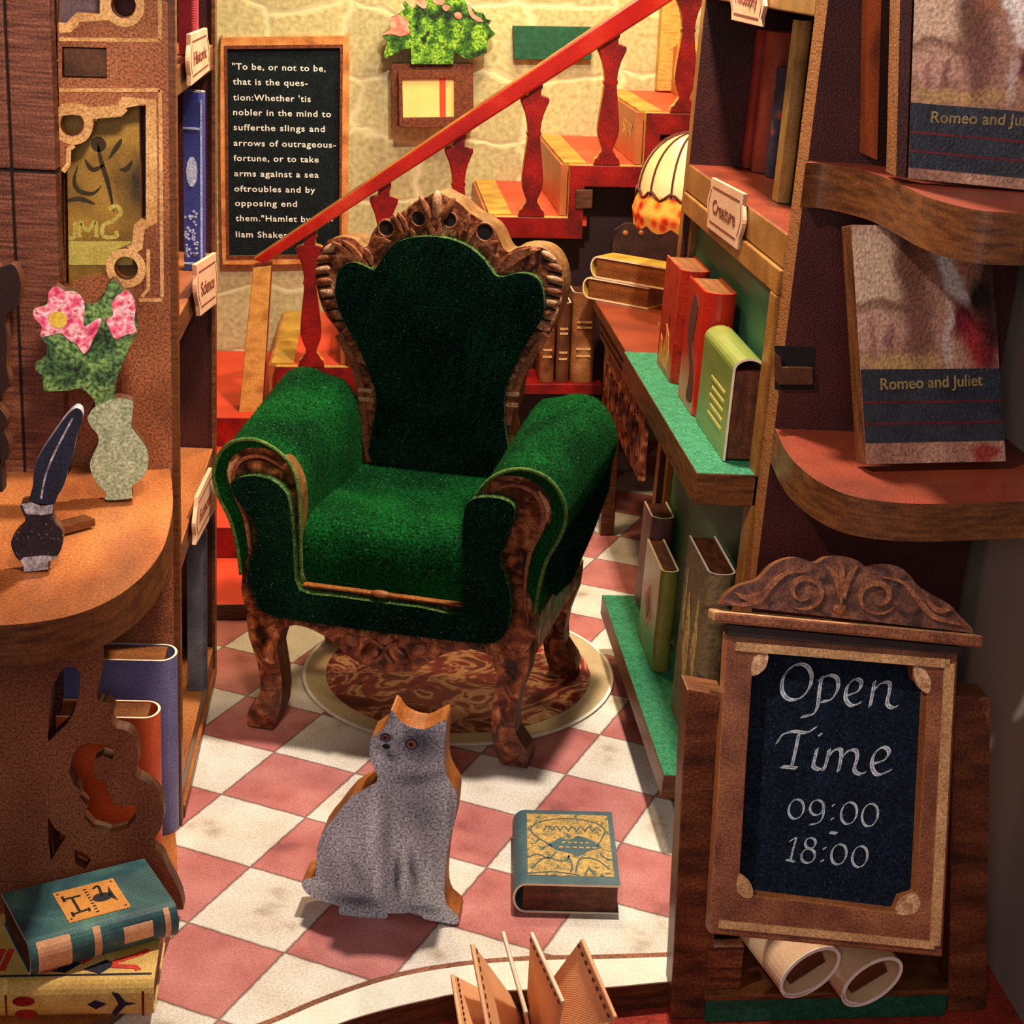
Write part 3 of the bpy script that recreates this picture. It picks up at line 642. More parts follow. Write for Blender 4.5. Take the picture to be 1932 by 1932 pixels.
for c, r in (((727, 1391), .0060), ((776, 1404), .0078)):
    b = MB(); b.disc(q(*c), r * 1.5, 0, .0006, 0, ry=r * 1.35); b.build('eye_rim', [M['catdark']], FC.M, cat)
    b = MB(); b.dome(q(*c), r * 1.1, r, .002, .0006, 0); ey = b.build('eye', [M['eye']], FC.M, cat)
    b = MB(); b.disc(q(*c), r * .5, .002, .0032, 0); b.build('pupil', [M['black']], FC.M, ey)
b = MB(); b.dome(q(729, 1408), .007, .005, .003, .0009, 0); b.build('nose', [M['black']], FC.M, cat)

# =================================================================== BOOK ON THE FLOOR
a0 = at(966, 1722, 'z', 0); a1 = at(1167, 1727, 'z', 0); a2 = at(1166, 1560, 'z', .0)
e1 = (a1 - a0); Wd = e1.length; e1.normalize(); e2 = V((-e1.y, e1.x, 0))
hh = .062
bk = Frame(basis(e1, e2, V((0, 0, 1)), a0))
Ln = bk.P(1167, 1533, 'z', hh).y
teal = cover_mat('slate_blue_gilt_cover', [(56, 82, 88), (74, 100, 104)], 20)
gilt = mat('gilt_cover_print', [(74, 92, 84), (158, 132, 74), (196, 154, 82), (214, 172, 96)], 70, rough=.55, grain=.35, weave=140, bump=.3, distort=1.2, ramp=[.34, .42, .55, .7])
def deco_floor(t, Mw, Wd, Ln, Th):
    tp = Mw @ Matrix.Translation((0, 0, Th))
    u = lambda a, c: (Wd * (.14 + .81 * a), Ln * (.06 + .88 * c))
    b = MB(); b.plate([u(0, 0.05), u(1, .05), u(1, 1), u(0, 1)], 0, .0008, 0); b.build('gilt_panel', [gilt], tp, t)
    b = MB()
    b.plate([u(.24, .5), u(.4, .62), u(.5, .58), u(.62, .66), u(.76, .6), u(.9, .48), u(.72, .42), u(.6, .34), u(.46, .4), u(.36, .42)], .0008, .0014, 0)
    b.ribbon(cr([u(.3, .48), u(.08, .66), u(.06, .78), u(.2, .88), u(.5, .93), u(.82, .88), u(.95, .76), u(.9, .62), u(.84, .5)], 5, False), .003, .0008, .0014, 0)
    for k in range(7):
        b.ribbon(cr([u(.2 + k * .1, .72), u(.25 + k * .1, .8), u(.3 + k * .1, .74)], 4, False), .0025, .0008, .0014, 0)
    for pts in ([(.0, .3), (.12, .36), (.25, .3), (.34, .4)], [(.04, .14), (.2, .3), (.42, .26), (.5, .36)], [(.5, .1), (.52, .22), (.48, .34)], [(.56, .1), (.62, .3), (.8, .3), (.96, .16)], [(.66, .06), (.72, .16), (.78, .06)], [(.86, .4), (.92, .32), (1, .3)], [(.0, .07), (.3, .1), (.6, .06)]):
        b.ribbon(cr([u(*p) for p in pts], 5, False), .0034, .0008, .0014, 0)
    b.build('engraving', [teal], tp, t)
    b = MB()
    for k in range(5): b.ribbon([u(.42 + k * .07, .545), u(.46 + k * .07, .545)], .005, .0014, .002, 0)
    for k in range(6): b.ribbon([u(.38 + k * .08, .47), u(.43 + k * .08, .47)], .005, .0014, .002, 0)
    b.build('title_line', [gilt], tp, t)
make_book('book', bk.M @ Matrix.Translation((0, 0, .001)), Wd, Ln, hh, teal, M['pages'], 'gilt and slate-blue book lying flat on the floor tiles beside the cat', None, deco_floor)

# =================================================================== RIGHT BOOKCASE
R = Frame(Matrix.Translation((.637, -.5, 0)) @ Matrix.Rotation(math.radians(1.95), 4, 'Y'))
rb = thing('bookcase', R.M.translation, 'tall dark brown bookcase on the right wall with green felt shelves and curved end shelves', 'bookcase')
def rbox(name, mats, *a, **k):
    bev = k.pop('bevel', .003); b = MB(); b.box(*a, **k); return b.build(name, mats, R.M, rb, bevel=bev)
# structure of the upper bay
rbox('rear_panel', [M['maroon'], M['brass']], 0, .36, .875, .915, .05, 1.9, 0, left=1)
rbox('back_board', [M['maroon']], .30, .33, -.02, .88, 1.12, 1.9)
rbox('front_panel', [M['maroon'], M['ply']], .0, .385, -.10, -.032, .0, 1.9, 0, left=1, bevel=0)
# the tenon of the middle shelf showing through the front panel
pl = R.plane('front', -.101); b = MB()
b.plate([pl.uv(1462, 652), pl.uv(1537, 655), pl.uv(1535, 735), pl.uv(1462, 735)], -.002, .0012, 0); b.build('joint_slot', [M['hole']], pl.M, rb)
b = MB(); b.plate([pl.uv(1458, 662), pl.uv(1470, 672), pl.uv(1472, 690), pl.uv(1530, 692), pl.uv(1530, 722), pl.uv(1466, 722), pl.uv(1458, 706)], 0, .012, 0, 1); b.build('joint_tenon', [M['edge_dark'], M['brass']], pl.M, rb)
# shelves of the upper bay
creature = rbox('shelf', [M['brass'], M['maroon_light']], .0, .3, -.03, .874, 1.145, 1.205, 0, top=1)
philo = rbox('shelf', [M['brass'], M['maroon_light']], .0, .3, -.03, .874, 1.56, 1.63, 0, top=1)
# green panel with gold frame
rbox('green_panel', [M['greenpanel']], .028, .045, .0, .874, .02, 1.144)
b = MB(); 
for y0, y1, z0, z1 in ((-.03, .874, 1.098, 1.143), (-.03, .018, .02, 1.098), (.845, .874, .02, 1.098)):
    b.box(*((-.006, .032) if z0 > 1 else (-.0065, .027) if y0 < 0 else (.0145, .032)), y0, y1, z0, z1)
b.build('panel_frame', [M['brass']], R.M, rb, bevel=.003)
# green felt shelves
for zt, th, y0 in ((.772, .062, -.03), (.158, .052, -.03)):
    s_ = rbox('shelf', [M['edge'], M['felt']], -.112, .0135, y0, .86, zt - th, zt, 0, top=1)
# curved end shelves in front of the panel
def end_shelf(pxs, z, th, back):
    pts = [R.P(px, py, 'z', z) for px, py in pxs]
    o2 = cr([(p.x, p.y) for p in pts], 12, False) + back
    b = MB(); b.plate(o2, z - th, z, 1, 0); return b.build('end_shelf', [M['edge'], M['maroon_light']], R.M, rb, bevel=.004)
end_shelf([(1464, 811), (1480, 845), (1503, 875), (1545, 908), (1610, 936), (1720, 950), (1850, 948), (1940, 945)], .881, .062, [(.44, -.46), (.44, -.101), (.0, -.101)])
end_shelf([(1520, 307), (1560, 309), (1610, 318), (1660, 331), (1710, 353), (1762, 376), (1850, 397), (1940, 402)], 1.338, .072, [(.44, -.5), (.44, -.101), (.004, -.101)])
# hanging labels
def plaque(frame, kind, x, pxs, words, line_v, parent, name='shelf_label'):
    """a card hanging from a shelf edge; corners tl, tr, br, bl"""
    p = frame.plane(kind, x); TL, TR, BR, BL = [V(p.uv(*q_)) for q_ in pxs]
    def f(a, c): r = BL * (1 - a) * (1 - c) + BR * a * (1 - c) + TR * a * c + TL * (1 - a) * c; return (r.x, r.y)
    out = [(0, 0), (1, 0), (1, .2)] + cr([(1, .2), (1.07, .5), (1, .8)], 5, False)[1:] + [(1, 1), (0, 1)] + cr([(0, .8), (-.07, .5), (0, .2)], 5, False)
    b = MB(); b.plate([f(*o_) for o_ in out], 0, .008, 0); lab = b.build(name, [M['label']], p.M, parent, bevel=.001)
    b = MB(); b.text(words, .14, .86, line_v, 0, 1, 0, cap=.27, bold=.01)
    b.v = [(*f(v[0], v[1]), .008 + .0009 * v[2]) for v in b.v]
    for c in (.16, .84): b.ribbon([f(.08, c), f(.92, c)], .003, .008, .0087, 0)
    for sg, u_ in ((-1, .05), (1, .95)): b.ribbon([f(*o_) for o_ in cr([(u_, .22), (u_ + sg * .05, .5), (u_, .78)], 4, False)], .0025, .008, .0087, 0)
    b.build('lettering', [M['labelink']], p.M, lab)
    return lab
plaque(R, 'left', -.003, [(1350, 335), (1411, 366), (1398, 472), (1340, 428)], 'Creature', .36, rb)
plaque(R, 'left', -.003, [(1390, -48), (1446, -30), (1443, 51), (1387, 38)], 'Philosophy', .42, rb)

# books of the upper bay
def stand(name, fr, x, y, z, T, Wd, H, cov, pag, label, group=None, deco=None, tilt=0):
    """upright book: spine towards the camera (-y), boards facing -x/+x"""
    Mb = fr.M @ Matrix.Translation((x, y, z)) @ Matrix.Rotation(tilt, 4, 'Y') @ basis(V((0, 1, 0)), V((0, 0, 1)), V((1, 0, 0)), V((0, 0, 0)))
    return make_book(name, Mb, Wd, H, T, cov, pag, label, group, deco)
G1 = 'books on the upper shelf of the right bookcase'
z0 = 1.207
red1 = cover_mat('brick_red_cover', [(140, 44, 26), (164, 58, 34)], 18)
red2 = cover_mat('russet_print_cover', [(150, 64, 44), (178, 90, 62)], 24)
navyc = cover_mat('navy_floral_cover', [(40, 52, 84), (60, 72, 104), (176, 92, 70)], 34, ramp=[.4, .6, .72])
yelc = mat('ochre_painted_cover', [(120, 88, 40), (186, 146, 74), (206, 178, 110)], 14, (1, .6, 1), rough=.5, grain=.2)
def hgt(fr, px, py, y, z): return fr.P(px, py, 'y', y).z - z
def aisle(y1, y0, x, py, px, cov, label):
    """upright book with its spine towards the aisle"""
    zt_ = R.P(px, py, 'x', x).z
    Mb = R.M @ basis(V((1, 0, 0)), V((0, 0, 1)), V((0, -1, 0)), V((x, y1, z0)))
    make_book('book', Mb, .13, min(zt_ - z0, .345), y1 - y0, cov, M['pages'], label, G1)
aisle(.873, .842, .116, 52, 1412, red1, 'thin brick-red book with a gilt band at the back of the upper right shelf')
aisle(.840, .762, .126, 55, 1430, red2, 'tall russet book between the thin red and the navy one, upper right shelf')
aisle(.760, .688, .140, 122, 1455, navyc, 'shorter navy book with orange flowers on the upper right shelf')
stand('book', R, .070, .325, z0, .026, .05, .335, yelc, M['pages'], 'ochre painted book at the front end of the upper right shelf', G1)
stand('book', R, .100, .335, z0, .024, .05, .315, mat('drab_olive_cover', [(84, 74, 40), (122, 108, 60)], 12, (1, .5, 1), rough=.5, grain=.25), M['pages'], 'drab olive book tucked beside the ochre one on the upper right shelf', G1)

# books on the middle felt shelf
G2 = 'books on the middle felt shelf'
zs = .7735
redA = mat('red_gilt_cover', [(96, 26, 18), (168, 34, 18), (184, 44, 22), (120, 54, 30)], 30, rough=.35, grain=.2, coat=.3, ramp=[.32, .42, .6, .72])
redB = mat('bright_red_cover', [(186, 26, 12), (214, 44, 22)], 7, rough=.28, grain=.06, coat=.5)
grn = mat('olive_green_cover', [(92, 104, 40), (118, 126, 54), (150, 140, 64)], 12, (1, .2, 1), rough=.35, grain=.12, coat=.3)
DARKRIM.update([redA.name, redB.name])
xA, yA = -.052, .573
def decoA(t, Mw, Wd, Ln, Th):
    tp = Mw @ Matrix.Rotation(math.pi, 4, 'Y')    # on the board facing the aisle
    b = MB(); f = lambda a, c: (-Wd * a, Ln * c)
    b.plate([f(.3, .05), f(.62, .06), f(.7, .2), f(.55, .34), f(.6, .44), f(.4, .36), f(.32, .2)], 0, .001, 0)
    b.plate([f(.72, .06), f(.9, .08), f(.88, .3), f(.78, .26)], 0, .001, 0)
    b.build('gilt_print', [mat('amber_cover_print', [(176, 92, 30), (226, 150, 60)], 40, rough=.35, grain=.2)], tp, t)
    tp = Mw @ basis(V((0, 0, 1)), V((0, 1, 0)), V((-1, 0, 0)), V((0, 0, 0)))
    b = MB()
    for k in range(7): b.ribbon([(Th * .42, Ln * (.1 + k * .035)), (Th * .58, Ln * (.1 + k * .035))], .006, 0, .001, 0)
    b.build('spine_title', [gilt], tp, t)
stand('book', R, xA, yA, zs, .064, .185, hgt(R, 1280, 512, yA, zs), redA, M['pages_amber'], 'red book with gilt print, rearmost on the middle felt shelf', G2, decoA)
xB, yB = -.052, .318
def decoB(t, Mw, Wd, Ln, Th):
    tp = Mw @ Matrix.Rotation(math.pi, 4, 'Y'); b = MB(); f = lambda a, c: (-Wd * a, Ln * c)
    b.plate(cr([f(.2, .1), f(.5, .08), f(.45, .3), f(.75, .6), f(.6, .9), f(.35, .85), f(.45, .55), f(.25, .35)], 4), 0, .001, 0)
    b.build('dark_print', [M['dash']], tp, t)
stand('book', R, xB, yB, zs, .066, .175, hgt(R, 1324, 554, yB, zs), redB, M['pages_amber'], 'glossy bright red book between the gilt red and the green one', G2, decoB)
yC = .041; hC = hgt(R, 1408, 676, yC, zs)
def decoC(t, Mw, Wd, Ln, Th):
    b = MB()
    tp = Mw @ Matrix.Rotation(math.pi, 4, 'X')
    for k in range(5): b.ribbon([(Wd * (.4 + .09 * k), -Ln * .16), (Wd * (.4 + .09 * k), -Ln * (.62 - .05 * (k % 2)))], .006, 0, .001, 0)
    b.build('gilt_lines', [mat('olive_gilt_line', [(176, 150, 60), (200, 176, 84)], 30, rough=.4)], tp, t)
make_book('book', R.M @ basis(V((0, 0, -1)), V((0, 1, 0)), V((1, 0, 0)), V((-.050, yC, zs + hC))), hC, .262, .062, grn, M['pages'], 'olive green book standing spine up at the front of the middle felt shelf', G2, decoC, open_gap=.9)

# books on the low felt shelf
G3 = 'books on the low felt shelf'; zl = .1595
pur = cover_mat('plum_marbled_cover', [(84, 50, 56), (112, 66, 62), (140, 90, 76)], 14)
oli = mat('olive_brown_cover', [(96, 92, 30), (128, 122, 48), (110, 84, 36)], 9, rough=.35, grain=.12, coat=.3)
brw = cover_mat('brown_tapestry_cover', [(84, 62, 38), (120, 98, 64), (50, 44, 46)], 30, ramp=[.35, .55, .7], distort=1.5)
stand('book', R, -.034, .718, zl, .055, .12, hgt(R, 1230, 978, .718, zl), pur, M['pages'], 'plum marbled book farthest back on the low felt shelf', G3)
def decoO(t, Mw, Wd, Ln, Th):
    tp = Mw @ Matrix.Rotation(math.pi, 4, 'Y'); b = MB(); f = lambda a, c: (-Wd * a, Ln * c)
    b.plate([f(.3, .45), f(.55, .68), f(.8, .5), f(.58, .24)], 0, .001, 0)
    d = b.build('diamond_panel', [M['label']], tp, t)
    b = MB(); b.plate([f(.45, .46), f(.56, .58), f(.68, .48), f(.56, .34)], .001, .002, 0); b.build('red_emblem', [M['red']], tp, d)
stand('book', R, -.06, .425, zl, .040, .20, hgt(R, 1277, 1080, .425, zl), oli, M['pages'], 'olive brown book with a pale diamond on its cover, middle of the low felt shelf', G3, decoO)
yb = .14
def decoBr(t, Mw, Wd, Ln, Th):
    tp = Mw @ Matrix.Rotation(math.pi, 4, 'Y'); b = MB(); f = lambda a, c: (-Wd * a, Ln * c)
    for p in ([(.2, .3), (.4, .5), (.3, .8), (.2, .6)], [(.5, .2), (.75, .4), (.7, .75), (.52, .55)], [(.8, .5), (.9, .6), (.86, .85)]): b.plate([f(*q_) for q_ in p], 0, .001, 0)
    b.build('gilt_print', [gilt], tp, t)
pB = R.P(1325, 1084, 'x', -.062)
stand('book', R, -.048, pB.y, zl, .055, .21, pB.z - zl, brw, M['pages'], 'thick brown tapestry book nearest the open-time sign on the low felt shelf', G3, decoBr)

# printed boards on the curved end shelves
pinkp = mat('painted_rose_print', [(92, 50, 40), (150, 98, 82), (186, 140, 122), (120, 66, 70), (168, 120, 70)], 9, rough=.4, grain=.3, gscale=240, ramp=[.28, .42, .52, .62, .74], distort=.8, bump=.5, coat=.3, bscale=220)
navyp = mat('navy_band_print', [(22, 24, 34), (40, 44, 54)], 16, (1, 2, 1), rough=.35, grain=.4, gscale=240, coat=.4, bump=.6, bscale=220)
palep = mat('pale_cloth_print', [(170, 146, 138), (206, 186, 176)], 14, rough=.4, grain=.2)
winep = mat('wine_red_print', [(64, 14, 26), (110, 24, 34)], 16, rough=.4, grain=.25)
titlep = mat('dull_gold_title', [(120, 94, 54), (156, 124, 74)], 40, rough=.5, grain=.3)
def romeo(name, P0, Nn, quad, label, boardmat, th, lo=1.0, b0=.075, b1=.33):
    pl = face_plane(P0, Nn); Q = [V(pl.uv(*p)) for p in quad]      # bl, br, tr, tl
    t = thing(name, P0, label, 'book', 'upright play books on the curved end shelves')
    def f(a, c): 
        p = (Q[0] * (1 - a) + Q[1] * a) * (1 - c) + (Q[3] * (1 - a) + Q[2] * a) * c; return (p.x, p.y)
    b = MB(); b.plate([f(0, 0), f(1, 0), f(1, 1), f(0, 1)], -th, 0, 0, 1); bd = b.build('board', [boardmat, M['edge']], pl.M, t, bevel=.002)
    Wq, Hq = (Q[1] - Q[0]).length, (Q[3] - Q[0]).length
    Hv = (Q[3] - Q[0]).length * lo
    def pb(a, c, rx, ry, col, st, rot=0, soft=.55): u_ = f(a, c * lo); return (u_[0], u_[1], rx * Wq * 1.25, ry * Hv * 1.25, rot, col, st, soft)
    paint = mat('painted_rose_print', [(126, 80, 66), (150, 104, 86), (168, 122, 100)], 14, (1, .5, 1), detail=5, rough=.4, grain=.3, gscale=170, distort=.6, bump=.6, coat=.3, bscale=200, wob=.035, blobs=[
        pb(.10, .80, .26, .22, (206, 168, 138), .85), pb(.14, .66, .22, .03, (110, 66, 46), .8), pb(.12, .56, .24, .09, (190, 140, 118), .8), pb(.22, .5, .03, .12, (112, 64, 60), .7), pb(.10, .5, .03, .12, (124, 74, 66), .6), pb(.3, .43, .34, .045, (176, 134, 80), .8),
        pb(.40, .85, .12, .2, (92, 50, 36), .9), pb(.45, .6, .10, .2, (104, 60, 50), .8), pb(.55, .95, .14, .14, (150, 92, 62), .8), pb(.66, .86, .07, .17, (222, 206, 198), .95, .45), pb(.80, .93, .10, .14, (196, 120, 84), .9), pb(.74, .72, .06, .1, (204, 180, 172), .9, .6),
        pb(.90, .70, .09, .08, (28, 15, 17), 1), pb(.76, .60, .10, .08, (88, 16, 34), 1), pb(.88, .50, .13, .14, (132, 24, 30), .95, .3), pb(.64, .52, .035, .13, (176, 146, 134), .85), pb(.98, .8, .07, .5, (40, 20, 22), .8), pb(.86, .04, .1, .045, (130, 22, 22), .9)])
    b = MB(); b.plate([f(.0, .0), f(1, .0), f(1, 1), f(0, 1)], 0, .0012, 0); b.build('cover_painting', [paint], pl.M, t)
    b = MB(); b.plate([f(0, b0), f(1, b0), f(1, b1), f(0, b1)], .0012, .002, 0); band = b.build('title_band', [navyp], pl.M, t)
    b = MB()
    for c in (b0 + (b1 - b0) * .26, b0 + (b1 - b0) * .55): b.ribbon([f(0, c), f(1, c)], .0035, .002, .0026, 0)
    u0 = f(.13, b0 + (b1 - b0) * .72); u1 = f(.86, .27); b.text('Romeo and Juliet', u0[0], u1[0], u0[1], .002, .0028, 1, bold=.008)
    b.build('title', [winep, titlep], pl.M, band)
    return t
bl = R.M @ R.P(1635, 879, 'z', .893); br = R.M @ R.P(1897, 873, 'z', .893); dv = (br - bl).normalized()
Nn = V((dv.y, -dv.x, 0)).normalized() * math.cos(.26) + V((0, 0, math.sin(.26)))
romeo('play_book', bl, Nn, [(1634, 876), (1897, 870), (1866, 428), (1606, 424)], 'rose-toned painted book board with a navy title band, leaning on the lower curved end shelf', M['maroon'], .035, 1.0, .09, .40)
bl = R.M @ R.P(1690, 333, 'z', 1.348); br = R.M @ R.P(1960, 376, 'z', 1.348); dv = V((1, -.12, 0)).normalized()
Nn = V((dv.y, -dv.x, 0)).normalized() * math.cos(.05) + V((0, 0, math.sin(.05)))
romeo('play_book', bl, Nn, [(1713, 336), (2010, 366), (2020, -300), (1736, -300)], 'tall rose-toned painted book board with a navy title band, on the upper curved end shelf', M['maroon'], .03, .62, .035, .235)
pl = face_plane(bl, Nn); b = MB()
b.plate([pl.uv(1690, 332), pl.uv(1709, 336), pl.uv(1731, -300), pl.uv(1705, -300)], -.075, .002, 0, 1)
sup = b.build('support_board', [M['maroon'], M['ply']], pl.M, rb)
pl = R.plane('front', -.135); b = MB()
b.plate([pl.uv(1632, 292), pl.uv(1655, 302), pl.uv(1668, -200), pl.uv(1640, -200)], -.03, 0, 0)
o = b.build('slim_volume', [mat('rust_gilt_spine', [(60, 18, 8), (140, 60, 20), (90, 34, 14)], 14, (1, .3, 1), rough=.4, grain=.25)], pl.M); tag(o, 'slim rust-coloured volume standing against the maroon panel behind the upper play board', 'book')

# =================================================================== OPEN-TIME SIGN ON ITS RACK
gz = -.05
rk = thing('sign_rack', (.7, -.95, gz), 'wooden rack holding the OPEN TIME chalkboard sign at right front', 'sign stand')
def wbox(name, mats, *a, parent=None, bevel=.003, **k):
    b = MB(); b.box(*a, **k); return b.build(name, mats, None, parent, bevel=bevel)
yp = -.985; ex_ = V((0, 0, 1))
for pxs in ([(1296, 1300), (1367, 1312), (1337, 1960), (1262, 1950)], [(1802, 1312), (1869, 1318), (1850, 1970), (1780, 1960)]):
    pl = WORLD.plane('front', yp); uv = [pl.uv(*p) for p in pxs]; uv = uv[:2] + [(uv[2][0], gz + .001), (uv[3][0], gz + .001)]
    b = MB(); b.plate(uv, -.055, 0, 0, 1); b.build('post', [M['post'], M['edge']], pl.M, rk, bevel=.003)
pl = WORLD.plane('front', yp - .001)
xa = pl.uv(1330, 1870); xb = pl.uv(1780, 1905)
wbox('rack_shelf', [M['edge']], xa[0] - .004, xb[0], yp - .02, yp + .14, .0, xa[1] + .004, parent=rk)
wbox('rack_back', [M['stringdark']], xa[0], xb[0], yp + .12, yp + .14, xa[1] + .005, .5, parent=rk)
wbox('rack_apron', [M['deepgreen']], xa[0] + .002, xb[0], yp - .012, yp + .1, gz + .001, -.001, parent=rk)
wbox('rack_rail', [M['post']], xa[0] + .0, xa[0] + .06, yp - .004, yp + .02, xa[1] + .004, xa[1] + .09, parent=rk)
# the sign board, leaning back
n_ = V((-.06, -.94, .33)).normalized(); SP = face_plane(at(1560, 1500, 'y', -1.065), n_); q = SP.uv
frame_o = [(1372, 1196), (1808, 1232), (1778, 1806), (1338, 1762)]
win = [(1420, 1232), (1726, 1258), (1724, 1290), (1750, 1308), (1738, 1500), (1728, 1690), (1700, 1690), (1690, 1722), (1440, 1692), (1412, 1690), (1396, 1650), (1408, 1480), (1418, 1300), (1416, 1275), (1446, 1264)]
win = [(1447, 1231), (1724, 1257), (1727, 1285), (1750, 1306), (1741, 1480), (1730, 1690), (1703, 1697), (1693, 1722), (1420, 1689), (1418, 1668), (1396, 1655), (1408, 1450), (1420, 1270), (1441, 1262)]
b = MB(); b.plate([q(*p) for p in frame_o], -.044, 0, 0, 1, holes=[[q(*p) for p in win]]); fr = b.build('frame', [M['signwood'], M['desk']], SP.M, rk, bevel=.003)
b = MB(); b.plate([q(1396, 1226), q(1756, 1254), q(1742, 1734), q(1384, 1694)], -.043, -.036, 0); bd = b.build('slate', [M['chalk_blue']], SP.M, rk)
def inset(k):
    c = V((sum(p[0] for p in frame_o) / 4, sum(p[1] for p in frame_o) / 4)); return [tuple(V(p) + (c - V(p)) * k) for p in frame_o]
b = MB(); i1 = inset(.075)
rr = [q(*p) for p in i1]; b.ribbon([rr[0], rr[1]], .014, 0, .005, 0); b.ribbon([rr[1], rr[2]], .016, 0, .005, 0); b.ribbon([rr[3], rr[2]], .012, 0, .004, 0)
b.build('bevel_strip', [M['signlight']], SP.M, fr)
for k_, cpx in enumerate(([(1422, 1240), (1448, 1233), (1446, 1256), (1436, 1268), (1418, 1274)], [(1724, 1258), (1744, 1264), (1756, 1286), (1752, 1308), (1737, 1301), (1728, 1286)], [(1393, 1650), (1405, 1654), (1417, 1668), (1421, 1690), (1406, 1694), (1390, 1680)], [(1730, 1688), (1736, 1706), (1724, 1724), (1692, 1724), (1698, 1702), (1710, 1692)])):
    b = MB(); b.plate(cr([q(*p) for p in cpx], 3), -.010, .0012, 0); b.build('corner_mount', [M['signlight'] if k_ == 2 else M['hilite']], SP.M, fr)
# cornice and pediment
b = MB(); b.plate([q(1340, 1170), q(1846, 1217), q(1843, 1198 + 22), q(1340, 1148 + 26)], -.03, .03, 0)
b = MB(); cq = [q(1342, 1150), q(1845, 1197), q(1844, 1219), q(1341, 1171)]
b.plate(cq, -.035, .028, 0, 1); b.build('cornice', [M['signwood'], M['signlight']], SP.M, rk, bevel=.004)
b = MB(); b.plate([q(1372, 1178), q(1812, 1220), q(1811, 1234), q(1371, 1197)], -.02, .012, 0); b.build('cornice_groove', [M['signdark']], SP.M, rk)
ped = [(1357, 1140), (1372, 1120), (1396, 1104), (1425, 1096), (1440, 1084), (1455, 1068), (1478, 1056), (1505, 1052), (1538, 1062), (1560, 1051), (1590, 1049), (1618, 1058), (1634, 1070), (1668, 1064), (1696, 1070), (1716, 1086), (1730, 1104), (1758, 1122), (1790, 1140), (1808, 1160), (1830, 1182), (1835, 1194)]
b = MB(); b.plate(cr([q(*p) for p in ped], 3, False), -.03, .004, 0, 1)
pedo = b.build('pediment', [mat('carved_pediment_print', [(40, 18, 14), (96, 52, 36), (132, 78, 52)], 30, rough=.5, grain=.4, gscale=280, distort=1.4, bump=.5, bscale=60), M['edge']], SP.M, rk, bevel=.003)
b = MB()
def spiral(cx, cy, r, sg, turns=1.25):
    return [q(cx + sg * r * (1 - .6 * t / (turns * 6.283)) * math.cos(t + .6), cy + r * .9 * (1 - .6 * t / (turns * 6.283)) * math.sin(t + .6)) for t in (i * turns * 6.283 / 26 for i in range(27))]
for sg, cx, cy in ((-1, 1515, 1115), (1, 1652, 1124)):
    b.ribbon(spiral(cx, cy, 40, sg), .009, .004, .011, 0, taper=True)
for pts in ([(1365, 1134), (1395, 1140), (1430, 1132), (1450, 1108), (1480, 1082), (1520, 1078)], [(1825, 1182), (1790, 1172), (1755, 1160), (1730, 1132), (1700, 1098), (1660, 1088)], [(1385, 1118), (1412, 1128), (1440, 1116)], [(1790, 1150), (1765, 1150), (1742, 1128)], [(1555, 1065), (1575, 1090), (1580, 1130)], [(1615, 1066), (1598, 1092), (1590, 1130)], [(1586, 1058), (1586, 1092), (1584, 1140)]):
    b.ribbon(cr([q(*p) for p in pts], 5, False), .009, .004, .010, 0, taper=True)
b.dome(q(1583, 1148), .012, .009, .008, .004, 0)
b.build('scroll_relief', [M['ridge']], SP.M, pedo)
# chalk lettering
b = MB(); K = 1 / 2.833
def cp(x, y, oy=1000): return q(1250 + x * K, oy + y * K, -.036)
def st(pts, oy=1000, nib=(.0058, .0048), smooth=True):
    P = [cp(x, y, oy) for x, y in pts]; b.nib(cr(P, 6, False) if smooth else P, nib, -.036, -.0345, 0)
def word():
    global b
    b.build('lettering', [M['chalkwhite']], SP.M, bd); b = MB()
def ell(cx, cy, rx, ry, oy=1000, slant=.0, nib=(.0058, .0048)):
    st([(cx + rx * math.cos(t) - slant * ry * math.sin(t), cy + ry * math.sin(t)) for t in (i * math.pi / 10 for i in range(21))], oy, nib)
ell(716, 812, 78, 96, slant=.2)
st([(850, 785), (838, 860), (826, 950), (800, 985), (742, 998)]); st([(832, 805), (888, 776), (932, 792), (936, 850), (900, 905), (846, 918)])
st([(985, 885), (1045, 860), (1062, 815), (1030, 796), (988, 835), (978, 900), (1010, 938), (1058, 922)])
st([(1132, 808), (1122, 870), (1108, 942)]); st([(1122, 868), (1165, 820), (1210, 816), (1212, 860), (1200, 925), (1225, 950), (1252, 942)])
word()
st([(612, 1138), (640, 1095), (700, 1076), (770, 1082), (822, 1052)]); st([(728, 1088), (712, 1170), (690, 1262)]); st([(636, 1264), (680, 1268), (716, 1272)])
st([(826, 1168), (812, 1225), (806, 1262), (836, 1280), (850, 1274)]); st([(838, 1090), (846, 1096)], smooth=False)
st([(890, 1172), (878, 1230), (862, 1282)]); st([(880, 1222), (915, 1178), (950, 1172), (954, 1210), (940, 1288)]); st([(952, 1226), (990, 1182), (1030, 1176), (1040, 1215), (1024, 1280), (1052, 1304), (1082, 1296)])
st([(1122, 1250), (1185, 1228), (1210, 1185), (1180, 1160), (1132, 1196), (1118, 1262), (1150, 1308), (1218, 1284)])
word()
T_ = (.0034, .0026)
ell(714, 358, 40, 52, 1400, .12, T_)
ell(824, 350, 36, 40, 1400, .1, T_); st([(862, 345), (856, 400), (830, 432), (786, 440)], 1400, T_)
for d_ in ((910, 335), (904, 408)): st([d_, (d_[0] + 6, d_[1] + 3)], 1400, (.005, .004), False)
ell(996, 380, 42, 58, 1400, .12, T_); ell(1108, 390, 42, 60, 1400, .12, T_)
word()
st([(895, 482), (930, 488)], 1400, (.004, .004), False)
word()
